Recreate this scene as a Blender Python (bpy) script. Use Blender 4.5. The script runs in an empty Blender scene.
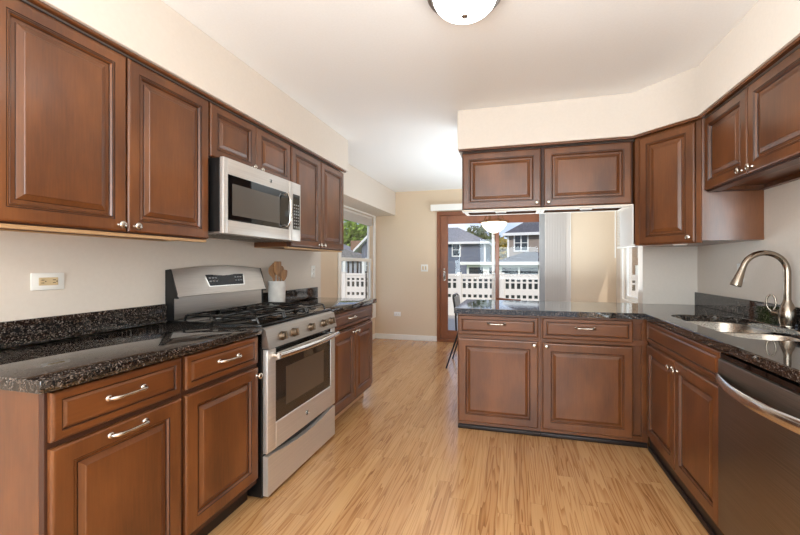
import bpy, bmesh, math, random
from mathutils import Matrix, Vector
random.seed(7)
PI = math.pi
SC = bpy.context.scene
COL = SC.collection

# ------------------------------------------------------------------ camera
H = 1.234
cam_d = bpy.data.cameras.new('camera')
cam = bpy.data.objects.new('camera', cam_d); COL.objects.link(cam)
cam_d.sensor_width = 36.0
cam_d.lens = 372.0 / 800 * 36.0
cam_d.shift_x = (400 - 419) / 800
cam_d.shift_y = (265 - 267.5) / 800
cam_d.clip_start = 0.05; cam_d.clip_end = 400
cam.location = (0, 0, H)
cam.rotation_euler = (PI / 2, 0, math.atan(95 / 372))
SC.camera = cam

# ------------------------------------------------------------------ world / sky
W = bpy.data.worlds.new('sky'); SC.world = W; W.use_nodes = True
nt = W.node_tree; nt.nodes.clear()
def nn(t, ty, **kw):
    n = t.nodes.new(ty)
    for k, v in kw.items():
        setattr(n, k, v)
    return n
o_ = nn(nt, 'ShaderNodeOutputWorld'); bg = nn(nt, 'ShaderNodeBackground')
tc = nn(nt, 'ShaderNodeTexCoord'); sx = nn(nt, 'ShaderNodeSeparateXYZ')
nt.links.new(tc.outputs['Generated'], sx.inputs[0])
rp = nn(nt, 'ShaderNodeValToRGB')
rp.color_ramp.elements[0].position = 0.0; rp.color_ramp.elements[0].color = (0.66, 0.76, 0.92, 1)
rp.color_ramp.elements[1].position = 0.45; rp.color_ramp.elements[1].color = (0.20, 0.40, 0.85, 1)
nt.links.new(sx.outputs['Z'], rp.inputs[0])
nz = nn(nt, 'ShaderNodeTexNoise'); nz.inputs['Scale'].default_value = 5; nz.inputs['Detail'].default_value = 6
mp = nn(nt, 'ShaderNodeMapping'); mp.inputs['Scale'].default_value = (1, 1, 3)
nt.links.new(tc.outputs['Generated'], mp.inputs[0]); nt.links.new(mp.outputs[0], nz.inputs['Vector'])
cr = nn(nt, 'ShaderNodeValToRGB'); cr.color_ramp.elements[0].position = 0.45; cr.color_ramp.elements[1].position = 0.65
nt.links.new(nz.outputs['Fac'], cr.inputs[0])
mx = nn(nt, 'ShaderNodeMix', data_type='RGBA'); mx.inputs['B'].default_value = (0.95, 0.96, 1.0, 1)
nt.links.new(cr.outputs[0], mx.inputs['Factor']); nt.links.new(rp.outputs[0], mx.inputs['A'])
nt.links.new(mx.outputs['Result'], bg.inputs['Color']); bg.inputs['Strength'].default_value = 1.25
nt.links.new(bg.outputs[0], o_.inputs[0])

# ------------------------------------------------------------------ sun and added fill lights
def light(name, ty, loc, rot, energy, color=(1, 1, 1), **kw):
    d = bpy.data.lights.new(name, ty); d.energy = energy; d.color = color
    for k, v in kw.items():
        setattr(d, k, v)
    o = bpy.data.objects.new(name, d); COL.objects.link(o); o.location = loc; o.rotation_euler = rot
    return o
light('sun', 'SUN', (0, 0, 20), (math.radians(50), 0, math.radians(14)), 2.8, (1.0, 0.95, 0.86), angle=0.02)
# added fill light at the unseen opening behind the camera
light('rear_fill', 'AREA', (0.0, -3.1, 1.62), (math.radians(90), 0, 0), 105, (0.80, 0.925, 0.98), shape='RECTANGLE', size=2.6, size_y=1.25)
# added uplight behind the camera, brightens the room off the ceiling
light('uplight_fill', 'AREA', (0.0, -1.1, 0.95), (PI, 0, 0), 128, (0.79, 0.925, 0.98), shape='RECTANGLE', size=2.2, size_y=1.8)
# added fill light for the sink wall, set in a made-up side opening
light('side_fill', 'AREA', (-1.97, -1.4, 1.35), (0, -PI / 2, 0), 78, (0.80, 0.925, 0.98), shape='RECTANGLE', size=1.3, size_y=1.5)
# added uplight low in the breakfast nook, brightens the ceiling there
light('nook_fill', 'AREA', (0.25, 4.4, 1.0), (PI, 0, 0), 55, (0.82, 0.93, 0.99), shape='RECTANGLE', size=1.9, size_y=1.6)

SC.view_settings.view_transform = 'Standard'; SC.view_settings.look = 'None'
SC.view_settings.exposure = 0.0; SC.view_settings.gamma = 1.0; SC.view_settings.use_curve_mapping = False
SC.cycles.use_denoising = True
SC.cycles.max_bounces = 10; SC.cycles.diffuse_bounces = 5; SC.cycles.glossy_bounces = 5
SC.cycles.transparent_max_bounces = 12
SC.cycles.sample_clamp_indirect = 6.0
SC.cycles.caustics_reflective = False; SC.cycles.caustics_refractive = False

# ------------------------------------------------------------------ materials
def lin(r, g, b):
    f = lambda c: (c / 255 / 12.92) if c / 255 <= 0.04045 else ((c / 255 + 0.055) / 1.055) ** 2.4
    return (f(r), f(g), f(b), 1)

def base_mat(name, col, rough=0.5, metal=0.0, spec=0.5, coat=0.0, emit=None, estr=0.0):
    m = bpy.data.materials.new(name); m.use_nodes = True
    b = m.node_tree.nodes['Principled BSDF']
    b.inputs['Base Color'].default_value = col
    b.inputs['Roughness'].default_value = rough; b.inputs['Metallic'].default_value = metal
    b.inputs['Specular IOR Level'].default_value = spec
    b.inputs['Coat Weight'].default_value = coat; b.inputs['Coat Roughness'].default_value = 0.15
    if emit:
        b.inputs['Emission Color'].default_value = emit; b.inputs['Emission Strength'].default_value = estr
    return m

def noise_mat(name, c1, c2, scale=(1, 1, 1), nscale=5, detail=4, rough=0.5, metal=0, spec=0.5, coat=0, bump=0, lo=0.3, hi=0.7, rvar=0.0, distort=0.0, coords='Object'):
    m = base_mat(name, c1, rough, metal, spec, coat)
    t = m.node_tree; b = t.nodes['Principled BSDF']
    tc = nn(t, 'ShaderNodeTexCoord'); mp = nn(t, 'ShaderNodeMapping'); mp.inputs['Scale'].default_value = scale
    oi = nn(t, 'ShaderNodeObjectInfo'); ad = nn(t, 'ShaderNodeVectorMath', operation='ADD')
    sc = nn(t, 'ShaderNodeMath', operation='MULTIPLY'); sc.inputs[1].default_value = 37.0
    t.links.new(oi.outputs['Random'], sc.inputs[0])
    t.links.new(tc.outputs[coords], ad.inputs[0]); t.links.new(sc.outputs[0], ad.inputs[1])
    t.links.new(ad.outputs[0], mp.inputs[0])
    n = nn(t, 'ShaderNodeTexNoise'); n.inputs['Scale'].default_value = nscale; n.inputs['Detail'].default_value = detail
    n.inputs['Distortion'].default_value = distort
    t.links.new(mp.outputs[0], n.inputs['Vector'])
    r = nn(t, 'ShaderNodeValToRGB'); r.color_ramp.elements[0].position = lo; r.color_ramp.elements[1].position = hi
    r.color_ramp.elements[0].color = c1; r.color_ramp.elements[1].color = c2
    t.links.new(n.outputs['Fac'], r.inputs[0]); t.links.new(r.outputs[0], b.inputs['Base Color'])
    if bump:
        bp = nn(t, 'ShaderNodeBump'); bp.inputs['Strength'].default_value = bump; bp.inputs['Distance'].default_value = 0.002
        t.links.new(n.outputs['Fac'], bp.inputs['Height']); t.links.new(bp.outputs[0], b.inputs['Normal'])
    if rvar:
        mr = nn(t, 'ShaderNodeMapRange'); mr.inputs['To Min'].default_value = rough - rvar; mr.inputs['To Max'].default_value = rough + rvar
        t.links.new(n.outputs['Fac'], mr.inputs['Value']); t.links.new(mr.outputs[0], b.inputs['Roughness'])
    return m

def wood_mat(name, dark, light_, rough=0.33, axis='Z'):
    """stained maple: cloudy blotches plus fine straight grain"""
    m = base_mat(name, dark, rough, 0, 0.5, 0.35)
    t = m.node_tree; b = t.nodes['Principled BSDF']; b.inputs['Coat Roughness'].default_value = 0.22
    tc = nn(t, 'ShaderNodeTexCoord'); oi = nn(t, 'ShaderNodeObjectInfo')
    sc = nn(t, 'ShaderNodeMath', operation='MULTIPLY'); sc.inputs[1].default_value = 23.0
    ad = nn(t, 'ShaderNodeVectorMath', operation='ADD')
    t.links.new(oi.outputs['Random'], sc.inputs[0]); t.links.new(tc.outputs['Object'], ad.inputs[0]); t.links.new(sc.outputs[0], ad.inputs[1])
    m1 = nn(t, 'ShaderNodeMapping'); m2 = nn(t, 'ShaderNodeMapping')
    m1.inputs['Scale'].default_value = (6, 6, 2.5) if axis == 'Z' else (2.5, 6, 6)
    m2.inputs['Scale'].default_value = (140, 140, 9) if axis == 'Z' else (9, 140, 140)
    n1 = nn(t, 'ShaderNodeTexNoise'); n1.inputs['Scale'].default_value = 1; n1.inputs['Detail'].default_value = 5
    n2 = nn(t, 'ShaderNodeTexNoise'); n2.inputs['Scale'].default_value = 1; n2.inputs['Detail'].default_value = 3
    for mm, n in ((m1, n1), (m2, n2)):
        t.links.new(ad.outputs[0], mm.inputs[0]); t.links.new(mm.outputs[0], n.inputs['Vector'])
    mxx = nn(t, 'ShaderNodeMath', operation='MULTIPLY_ADD'); mxx.inputs[1].default_value = 0.22
    t.links.new(n2.outputs['Fac'], mxx.inputs[0]); 
    h = nn(t, 'ShaderNodeMath', operation='MULTIPLY'); h.inputs[1].default_value = 0.78
    t.links.new(n1.outputs['Fac'], h.inputs[0]); t.links.new(h.outputs[0], mxx.inputs[2])
    r = nn(t, 'ShaderNodeValToRGB'); r.color_ramp.elements[0].position = 0.34; r.color_ramp.elements[1].position = 0.66
    r.color_ramp.elements[0].color = dark; r.color_ramp.elements[1].color = light_
    t.links.new(mxx.outputs[0], r.inputs[0]); t.links.new(r.outputs[0], b.inputs['Base Color'])
    return m

def granite_mat(name):
    m = base_mat(name, (0.01, 0.01, 0.01, 1), 0.04, 0, 0.85, 0)
    t = m.node_tree; b = t.nodes['Principled BSDF']
    tc = nn(t, 'ShaderNodeTexCoord')
    v = nn(t, 'ShaderNodeTexVoronoi'); v.inputs['Scale'].default_value = 250
    t.links.new(tc.outputs['Object'], v.inputs['Vector'])
    sp = nn(t, 'ShaderNodeSeparateColor'); t.links.new(v.outputs['Color'], sp.inputs[0])
    r = nn(t, 'ShaderNodeValToRGB'); r.color_ramp.interpolation = 'CONSTANT'
    e = r.color_ramp.elements
    e[0].position = 0; e[0].color = (0.006, 0.005, 0.005, 1)
    e[1].position = 0.50; e[1].color = (0.026, 0.020, 0.016, 1)
    for p, c in ((0.72, (0.060, 0.042, 0.032, 1)), (0.86, (0.12, 0.095, 0.078, 1)), (0.96, (0.19, 0.165, 0.15, 1))):
        q = e.new(p); q.color = c
    t.links.new(sp.outputs[0], r.inputs[0])
    n = nn(t, 'ShaderNodeTexNoise'); n.inputs['Scale'].default_value = 45; n.inputs['Detail'].default_value = 2
    t.links.new(tc.outputs['Object'], n.inputs['Vector'])
    mr = nn(t, 'ShaderNodeMapRange'); mr.inputs['From Min'].default_value = 0.3; mr.inputs['From Max'].default_value = 0.7
    mr.inputs['To Min'].default_value = 0.5; mr.inputs['To Max'].default_value = 1.35
    t.links.new(n.outputs['Fac'], mr.inputs['Value'])
    mu = nn(t, 'ShaderNodeMix', data_type='RGBA', blend_type='MULTIPLY'); mu.inputs['Factor'].default_value = 1.0
    t.links.new(r.outputs[0], mu.inputs['A']); t.links.new(mr.outputs[0], mu.inputs['B'])
    t.links.new(mu.outputs['Result'], b.inputs['Base Color'])
    return m

def plank_floor():
    m = base_mat('oak_floor', (0.5, 0.3, 0.15, 1), 0.2, 0, 0.6, 0.25)
    t = m.node_tree; b = t.nodes['Principled BSDF']; L = t.links.new
    tc = nn(t, 'ShaderNodeTexCoord'); s = nn(t, 'ShaderNodeSeparateXYZ'); L(tc.outputs['Object'], s.inputs[0])
    def mth(op, a, bb=None, c=None):
        n = nn(t, 'ShaderNodeMath', operation=op)
        for i, v in enumerate((a, bb, c)):
            if v is None: continue
            if isinstance(v, (int, float)): n.inputs[i].default_value = v
            else: L(v, n.inputs[i])
        return n.outputs[0]
    xr = mth('DIVIDE', s.outputs['X'], 0.083); row = mth('FLOOR', xr); fx = mth('FRACT', xr)
    wn = nn(t, 'ShaderNodeTexWhiteNoise', noise_dimensions='1D'); L(row, wn.inputs['W'])
    off = mth('MULTIPLY', wn.outputs['Value'], 7.3)
    yr = mth('ADD', mth('DIVIDE', s.outputs['Y'], 1.05), off); seg = mth('FLOOR', yr); fy = mth('FRACT', yr)
    cid = nn(t, 'ShaderNodeCombineXYZ'); L(row, cid.inputs[0]); L(seg, cid.inputs[1])
    w2 = nn(t, 'ShaderNodeTexWhiteNoise', noise_dimensions='2D'); L(cid.outputs[0], w2.inputs['Vector'])
    # grain coordinates: shifted per board, long along the board
    gx = mth('MULTIPLY', s.outputs['X'], 20.0); gy = mth('MULTIPLY', s.outputs['Y'], 0.85)
    gv = nn(t, 'ShaderNodeCombineXYZ'); L(gx, gv.inputs[0]); L(gy, gv.inputs[1]); L(mth('MULTIPLY', w2.outputs['Value'], 90), gv.inputs[2])
    n1 = nn(t, 'ShaderNodeTexNoise'); n1.inputs['Scale'].default_value = 1.0; n1.inputs['Detail'].default_value = 2; n1.inputs['Roughness'].default_value = 0.45
    L(gv.outputs[0], n1.inputs['Vector'])
    rings = mth('FRACT', mth('MULTIPLY', n1.outputs['Fac'], 9.0))
    ringl = nn(t, 'ShaderNodeMapRange'); L(rings, ringl.inputs['Value']); ringl.inputs['From Min'].default_value = 0.0; ringl.inputs['From Max'].default_value = 0.55
    f1 = nn(t, 'ShaderNodeCombineXYZ'); L(mth('MULTIPLY', s.outputs['X'], 260), f1.inputs[0]); L(mth('MULTIPLY', s.outputs['Y'], 4), f1.inputs[1])
    n2 = nn(t, 'ShaderNodeTexNoise'); n2.inputs['Scale'].default_value = 1.0; n2.inputs['Detail'].default_value = 2
    L(f1.outputs[0], n2.inputs['Vector'])
    tone = mth('ADD', mth('MULTIPLY', w2.outputs['Value'], 0.30), mth('ADD', mth('MULTIPLY', ringl.outputs[0], 0.42), mth('MULTIPLY', n2.outputs['Fac'], 0.42)))
    r = nn(t, 'ShaderNodeValToRGB'); e = r.color_ramp.elements
    e[0].position = 0.15; e[0].color = lin(138, 90, 50); e[1].position = 0.9; e[1].color = lin(208, 161, 110)
    q = e.new(0.5); q.color = lin(184, 132, 84)
    L(tone, r.inputs[0])
    gap = mth('MINIMUM', mth('MINIMUM', mth('MULTIPLY', fx, 0.083), mth('MULTIPLY', mth('SUBTRACT', 1.0, fx), 0.083)),
              mth('MINIMUM', mth('MULTIPLY', fy, 1.05), mth('MULTIPLY', mth('SUBTRACT', 1.0, fy), 1.05)))
    gm = nn(t, 'ShaderNodeMapRange'); L(gap, gm.inputs['Value']); gm.inputs['From Min'].default_value = 0.0; gm.inputs['From Max'].default_value = 0.0016
    gm.inputs['To Min'].default_value = 0.7
    mu = nn(t, 'ShaderNodeMix', data_type='RGBA', blend_type='MULTIPLY'); mu.inputs['Factor'].default_value = 1.0
    L(r.outputs[0], mu.inputs['A']); L(gm.outputs[0], mu.inputs['B']); L(mu.outputs['Result'], b.inputs['Base Color'])
    rr = nn(t, 'ShaderNodeMapRange'); L(n2.outputs['Fac'], rr.inputs['Value']); rr.inputs['To Min'].default_value = 0.16; rr.inputs['To Max'].default_value = 0.30
    L(rr.outputs[0], b.inputs['Roughness'])
    bp = nn(t, 'ShaderNodeBump'); bp.inputs['Strength'].default_value = 0.25; bp.inputs['Distance'].default_value = 0.0006
    L(tone, bp.inputs['Height']); L(bp.outputs[0], b.inputs['Normal'])
    return m

def steel_mat(name, col, rough, axis=0, var=0.12):
    sc = [3, 3, 3]; 
    for i in range(3):
        if i != axis: sc[i] = 260
    return noise_mat(name, tuple(c * (1 - var) for c in col[:3]) + (1,), col, tuple(sc), 1, 2, rough, 1.0, 0.5, 0, 0, 0.3, 0.7, 0.05)

def glass_mat(name, tint=(1, 1, 1, 1), refl=1.0):
    m = bpy.data.materials.new(name); m.use_nodes = True; t = m.node_tree; t.nodes.clear()
    o = nn(t, 'ShaderNodeOutputMaterial'); mixs = nn(t, 'ShaderNodeMixShader'); tr = nn(t, 'ShaderNodeBsdfTransparent'); gl = nn(t, 'ShaderNodeBsdfGlossy')
    tr.inputs[0].default_value = tint; gl.inputs['Roughness'].default_value = 0.0
    fr = nn(t, 'ShaderNodeLayerWeight'); fr.inputs['Blend'].default_value = 0.5
    pw = nn(t, 'ShaderNodeMath', operation='POWER'); pw.inputs[1].default_value = 5.0
    mm = nn(t, 'ShaderNodeMath', operation='MULTIPLY_ADD'); mm.inputs[1].default_value = 0.9 * refl; mm.inputs[2].default_value = 0.02 * refl
    t.links.new(fr.outputs['Facing'], pw.inputs[0]); t.links.new(pw.outputs[0], mm.inputs[0]); t.links.new(mm.outputs[0], mixs.inputs[0])
    t.links.new(tr.outputs[0], mixs.inputs[1]); t.links.new(gl.outputs[0], mixs.inputs[2]); t.links.new(mixs.outputs[0], o.inputs[0])
    return m

def siding_mat(name, col, step=0.16, axis='Z'):
    m = base_mat(name, col, 0.7)
    t = m.node_tree; b = t.nodes['Principled BSDF']
    tc = nn(t, 'ShaderNodeTexCoord'); s = nn(t, 'ShaderNodeSeparateXYZ'); t.links.new(tc.outputs['Object'], s.inputs[0])
    d = nn(t, 'ShaderNodeMath', operation='DIVIDE'); d.inputs[1].default_value = step; t.links.new(s.outputs[axis], d.inputs[0])
    f = nn(t, 'ShaderNodeMath', operation='FRACT'); t.links.new(d.outputs[0], f.inputs[0])
    bp = nn(t, 'ShaderNodeBump'); bp.inputs['Strength'].default_value = 1.0; bp.inputs['Distance'].default_value = 0.03; bp.invert = True
    t.links.new(f.outputs[0], bp.inputs['Height']); t.links.new(bp.outputs[0], b.inputs['Normal'])
    return m

def brick_mat(name):
    m = base_mat(name, (0.3, 0.15, 0.1, 1), 0.85)
    t = m.node_tree; b = t.nodes['Principled BSDF']
    tc = nn(t, 'ShaderNodeTexCoord'); mp = nn(t, 'ShaderNodeMapping'); mp.inputs['Rotation'].default_value = (PI / 2, 0, 0)
    br = nn(t, 'ShaderNodeTexBrick'); br.inputs['Scale'].default_value = 4
    br.inputs['Color1'].default_value = lin(140, 104, 76); br.inputs['Color2'].default_value = lin(120, 84, 60); br.inputs['Mortar'].default_value = lin(170, 150, 130)
    t.links.new(tc.outputs['Object'], mp.inputs[0]); t.links.new(mp.outputs[0], br.inputs['Vector']); t.links.new(br.outputs['Color'], b.inputs['Base Color'])
    return m

M = {}
M['wood'] = wood_mat('stained_maple', lin(84, 46, 22), lin(120, 71, 36))
M['groove_tone'] = wood_mat('stained_maple_groove_line', lin(48, 26, 16), lin(60, 34, 20), 0.4)  # darker tone on the groove bands of door and drawer fronts
M['wood_h'] = wood_mat('stained_maple_horizontal', lin(84, 46, 22), lin(120, 71, 36), axis='X')
M['wood_dark'] = wood_mat('stained_maple_interior', lin(70, 40, 26), lin(92, 54, 34), 0.5)
M['maple_raw'] = noise_mat('natural_maple_edge', lin(186, 146, 104), lin(202, 164, 122), (3, 60, 60), 1, 3, 0.5)
M['rim_cream'] = noise_mat('cream_rim', lin(226, 214, 200), lin(236, 226, 214), (2, 40, 40), 1, 2, 0.45)
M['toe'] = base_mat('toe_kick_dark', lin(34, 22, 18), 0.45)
M['shoe_oak'] = base_mat('oak_shoe_moulding', lin(214, 178, 138), 0.4)
M['shadow_gap'] = base_mat('face_frame_gap_shade', lin(66, 36, 22), 0.5)  # frame wood darkened, shade of the gaps between fronts put into its colour
M['granite'] = granite_mat('polished_dark_granite')
M['floor'] = plank_floor()
M['wall'] = noise_mat('beige_wall_paint', lin(219, 208, 197), lin(222, 211, 200), (1, 1, 1), 60, 3, 0.55, 0, 0.3, 0, 0.05)
M['wall_far_tone'] = noise_mat('beige_wall_paint_far_tone', lin(220, 199, 174), lin(223, 202, 177), (1, 1, 1), 60, 3, 0.6, 0, 0.3, 0, 0.05)  # same beige paint, warmer light of the far end put into its colour
M['ceiling'] = noise_mat('white_ceiling_paint', lin(243, 243, 243), lin(246, 246, 246), (1, 1, 1), 90, 2, 0.8, 0, 0.2, 0, 0.08)
M['white'] = base_mat('white_trim_paint', lin(240, 237, 232), 0.35)
M['white_plastic'] = base_mat('white_plastic', lin(240, 238, 233), 0.3)
M['almond'] = base_mat('almond_plastic', lin(214, 190, 150), 0.35)
M['slot'] = base_mat('socket_slot', lin(40, 34, 30), 0.6)
M['nickel'] = base_mat('brushed_nickel', lin(206, 198, 188), 0.24, 1.0)
M['faucet'] = base_mat('faucet_nickel', lin(148, 136, 123), 0.22, 1.0)
M['antique'] = base_mat('darkened_nickel', lin(120, 106, 92), 0.3, 1.0)
M['steel'] = steel_mat('brushed_stainless', lin(202, 195, 188), 0.34, 0)
M['steel_warm'] = steel_mat('brushed_stainless_door', lin(226, 221, 216), 0.42, 0)
M['steel_warm'].node_tree.nodes['Principled BSDF'].inputs['Metallic'].default_value = 0.7
M['steel_bright'] = base_mat('polished_stainless', lin(224, 220, 215), 0.18, 1.0)
M['dw_steel'] = steel_mat('smudged_stainless', lin(150, 140, 130), 0.36, 0, 0.25)
M['black'] = base_mat('black_plastic', lin(16, 15, 15), 0.35)
M['black_gloss'] = base_mat('black_glass', lin(10, 10, 11), 0.04, 0, 0.6)
M['enamel'] = base_mat('black_enamel', lin(12, 12, 12), 0.10, 0, 0.6)
M['iron'] = base_mat('cast_iron', lin(14, 13, 13), 0.2, 0, 0.8)
M['oven_glass'] = base_mat('oven_window_glass', lin(52, 44, 38), 0.05, 0, 0.7)
M['oven_inner'] = base_mat('oven_window_mesh', lin(92, 78, 66), 0.12, 0, 0.6)
M['micro_mesh'] = base_mat('microwave_window_mesh', lin(88, 82, 76), 0.22, 0, 0.5)
M['display'] = base_mat('display_glass', lin(26, 22, 21), 0.15, 0, 0.25)
M['key'] = base_mat('keypad_print', lin(150, 150, 150), 0.4)
M['sink'] = steel_mat('sink_steel', lin(196, 188, 178), 0.28, 1, 0.08)
M['lamp_glass'] = base_mat('frosted_lamp_glass', lin(250, 246, 238), 0.3, emit=(1, 0.96, 0.90, 1), estr=9.0)
M['pend_glass'] = base_mat('alabaster_lamp_glass', lin(250, 240, 220), 0.3, emit=(1, 0.88, 0.66, 1), estr=0.62)
M['ring_metal'] = base_mat('lamp_ring_nickel', lin(150, 140, 134), 0.35, 1.0)
M['bronze'] = base_mat('bronze', lin(118, 76, 44), 0.35, 1.0)
M['ceramic'] = noise_mat('grey_white_ceramic', lin(206, 200, 194), lin(224, 220, 214), (3, 3, 3), 6, 4, 0.3)
M['spoon'] = noise_mat('beech_wood', lin(132, 92, 60), lin(172, 128, 86), (40, 40, 5), 1, 3, 0.5)
M['door_wood'] = wood_mat('patio_door_wood', lin(118, 66, 38), lin(146, 86, 52), 0.35)
M['glass'] = glass_mat('window_glass')
M['blind'] = base_mat('blind_vane', lin(222, 214, 208), 0.5)
M['vane_lit'] = base_mat('lit_blind_vane', lin(236, 234, 233), 0.5)  # lighter copy of the vane colour, daylight painted onto the first vanes
M['vinyl'] = base_mat('vinyl_fence', lin(226, 218, 206), 0.45)
M['deck'] = noise_mat('deck_boards', lin(150, 142, 134), lin(172, 164, 156), (1.5, 40, 1), 1, 3, 0.7)
M['grass'] = noise_mat('lawn', lin(70, 100, 40), lin(110, 140, 60), (1, 1, 1), 3, 5, 0.9)
M['shingle'] = noise_mat('asphalt_shingles', lin(112, 110, 112), lin(150, 147, 148), (1, 1, 1), 6, 5, 0.9)
M['shingle_dark'] = noise_mat('dark_shingles', lin(74, 72, 76), lin(100, 98, 102), (1, 1, 1), 7, 5, 0.9)
M['blue_siding'] = siding_mat('blue_grey_siding', lin(104, 112, 128))
M['taupe_siding'] = siding_mat('taupe_siding', lin(152, 138, 126))
M['grey_siding'] = siding_mat('pale_grey_siding', lin(166, 170, 178))
M['brick'] = brick_mat('brown_brick')
M['win_dark'] = base_mat('house_window_glass', lin(48, 56, 62), 0.1, 0, 0.6)
M['leaf'] = noise_mat('tree_leaves', lin(80, 116, 36), lin(166, 192, 78), (1, 1, 1), 2.2, 4, 0.6)
M['leaf_dark'] = noise_mat('dark_leaves', lin(44, 66, 32), lin(112, 124, 58), (1, 1, 1), 1.2, 4, 0.6)
M['leaf_gold'] = noise_mat('golden_leaves', lin(120, 120, 40), lin(206, 168, 70), (1, 1, 1), 1.5, 4, 0.6)
M['bark'] = noise_mat('bark', lin(70, 54, 40), lin(100, 80, 62), (20, 20, 3), 1, 3, 0.9)
M['hedge'] = noise_mat('hedge_green', lin(16, 20, 16), lin(34, 42, 28), (1, 1, 1), 6, 4, 0.8)
M['chair_metal'] = base_mat('black_chair_metal', lin(30, 28, 28), 0.35, 0.6)
M['chair_pad'] = base_mat('grey_chair_pad', lin(150, 150, 152), 0.6)

# ------------------------------------------------------------------ mesh helpers
class MB:
    def __init__(self, M4=None):
        self.bm = bmesh.new(); self.T = M4 or Matrix.Identity(4); self.mi = 0; self.edgy = 60
    def v(self, co):
        return self.bm.verts.new(self.T @ Vector(co))
    def f(self, vs):
        try:
            fc = self.bm.faces.new(vs); fc.material_index = self.mi; return fc
        except ValueError:
            return None
    def box(self, x0, x1, y0, y1, z0, z1, bev=0.0015, seg=1):
        self.edgy = min(self.edgy, 24)
        x0, x1 = min(x0, x1), max(x0, x1); y0, y1 = min(y0, y1), max(y0, y1); z0, z1 = min(z0, z1), max(z0, z1)
        vs = [self.v(p) for p in ((x0, y0, z0), (x1, y0, z0), (x1, y1, z0), (x0, y1, z0), (x0, y0, z1), (x1, y0, z1), (x1, y1, z1), (x0, y1, z1))]
        fs = [self.f([vs[i] for i in q]) for q in ((3, 2, 1, 0), (4, 5, 6, 7), (0, 1, 5, 4), (1, 2, 6, 5), (2, 3, 7, 6), (3, 0, 4, 7))]
        bev = min(bev, 0.45 * min(x1 - x0, y1 - y0, z1 - z0))
        if bev > 0:
            ed = {e for f in fs for e in f.edges}
            r = bmesh.ops.bevel(self.bm, geom=list(ed), offset=bev, segments=seg, affect='EDGES', profile=0.5)
            for f in r['faces']: f.material_index = self.mi
        return self
    def prism(self, poly, z0, z1, bev=0.0):
        a = [self.v((x, y, z0)) for x, y in poly]; b = [self.v((x, y, z1)) for x, y in poly]; n = len(poly)
        self.f(a[::-1]); top = self.f(b)
        for i in range(n): self.f([a[i], a[(i + 1) % n], b[(i + 1) % n], b[i]])
        return self
    def loops(self, rings, cap0=True, cap1=True, closed=True, bands=()):
        """skin consecutive vertex rings"""
        R = [[self.v(p) for p in r] for r in rings]
        n = len(R[0]); mi0 = self.mi
        for k, (a, b) in enumerate(zip(R, R[1:])):
            self.mi = 1 if k in bands else mi0
            for i in range(n if closed else n - 1):
                self.f([a[i], a[(i + 1) % n], b[(i + 1) % n], b[i]])
        self.mi = mi0
        if cap0: self.f(R[0][::-1])
        if cap1: self.f(R[-1])
        return self
    def panel(self, x0, x1, z0, z1, prof, back, bands=()):
        """rectangular raised panel facing -y; prof = [(inset, y), ...]"""
        self.edgy = 0
        rings = [[(x0, back, z0), (x1, back, z0), (x1, back, z1), (x0, back, z1)]]
        for i, y in prof:
            rings.append([(x0 + i, y, z0 + i), (x1 - i, y, z0 + i), (x1 - i, y, z1 - i), (x0 + i, y, z1 - i)])
        return self.loops(rings, bands=bands)
    def tube(self, pts, rad, n=10, caps=True, flat=1.0):
        P = [Vector(p) for p in pts]; k = len(P)
        if not isinstance(rad, (list, tuple)): rad = [rad] * k
        tang = []
        for i in range(k):
            t = (P[min(i + 1, k - 1)] - P[max(i - 1, 0)]); tang.append(t.normalized())
        up = Vector((0, 0, 1)) if abs(tang[0].z) < 0.9 else Vector((1, 0, 0))
        nrm = (up - tang[0] * up.dot(tang[0])).normalized(); rings = []
        for i in range(k):
            nrm = (nrm - tang[i] * nrm.dot(tang[i])).normalized(); bi = tang[i].cross(nrm)
            rings.append([tuple(P[i] + (nrm * math.cos(a) * flat + bi * math.sin(a)) * rad[i]) for a in (2 * PI * j / n for j in range(n))])
        return self.loops(rings, caps, caps)
    def lathe(self, prof, c=(0, 0, 0), axis='Z', n=24, caps=True):
        """prof = [(radius, height)] about an axis through c"""
        rings = []
        for r, h in prof:
            ring = []
            for j in range(n):
                a = 2 * PI * j / n; x, y = r * math.cos(a), r * math.sin(a)
                if axis == 'Z': p = (c[0] + x, c[1] + y, c[2] + h)
                elif axis == '-Y': p = (c[0] + x, c[1] - h, c[2] + y)
                elif axis == 'X': p = (c[0] + h, c[1] + x, c[2] + y)
                ring.append(p)
            rings.append(ring)
        return self.loops(rings, caps, caps)
    def torus(self, c, R, r, n=24, k=8, axis='Z'):
        rings = []
        for i in range(n + 1):
            a = 2 * PI * i / n
            ring = []
            for j in range(k):
                b = 2 * PI * j / k; q = R + r * math.cos(b); h = r * math.sin(b)
                x, y = q * math.cos(a), q * math.sin(a)
                ring.append({'Z': (c[0] + x, c[1] + y, c[2] + h), 'Y': (c[0] + x, c[1] + h, c[2] + y), 'X': (c[0] + h, c[1] + x, c[2] + y)}[axis])
            rings.append(ring)
        return self.loops(rings, False, False)
    def build(self, name, mats, parent=None, smooth=None):
        if smooth is None: smooth = self.edgy
        bmesh.ops.remove_doubles(self.bm, verts=self.bm.verts, dist=1e-5)
        bmesh.ops.recalc_face_normals(self.bm, faces=self.bm.faces)
        me = bpy.data.meshes.new(name); self.bm.to_mesh(me); self.bm.free()
        for m in (mats if isinstance(mats, (list, tuple)) else [mats]): me.materials.append(m)
        if smooth:
            me.polygons.foreach_set('use_smooth', [True] * len(me.polygons)); me.set_sharp_from_angle(angle=math.radians(smooth))
        o = bpy.data.objects.new(name, me); COL.objects.link(o)
        if parent: o.parent = parent
        return o

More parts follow.
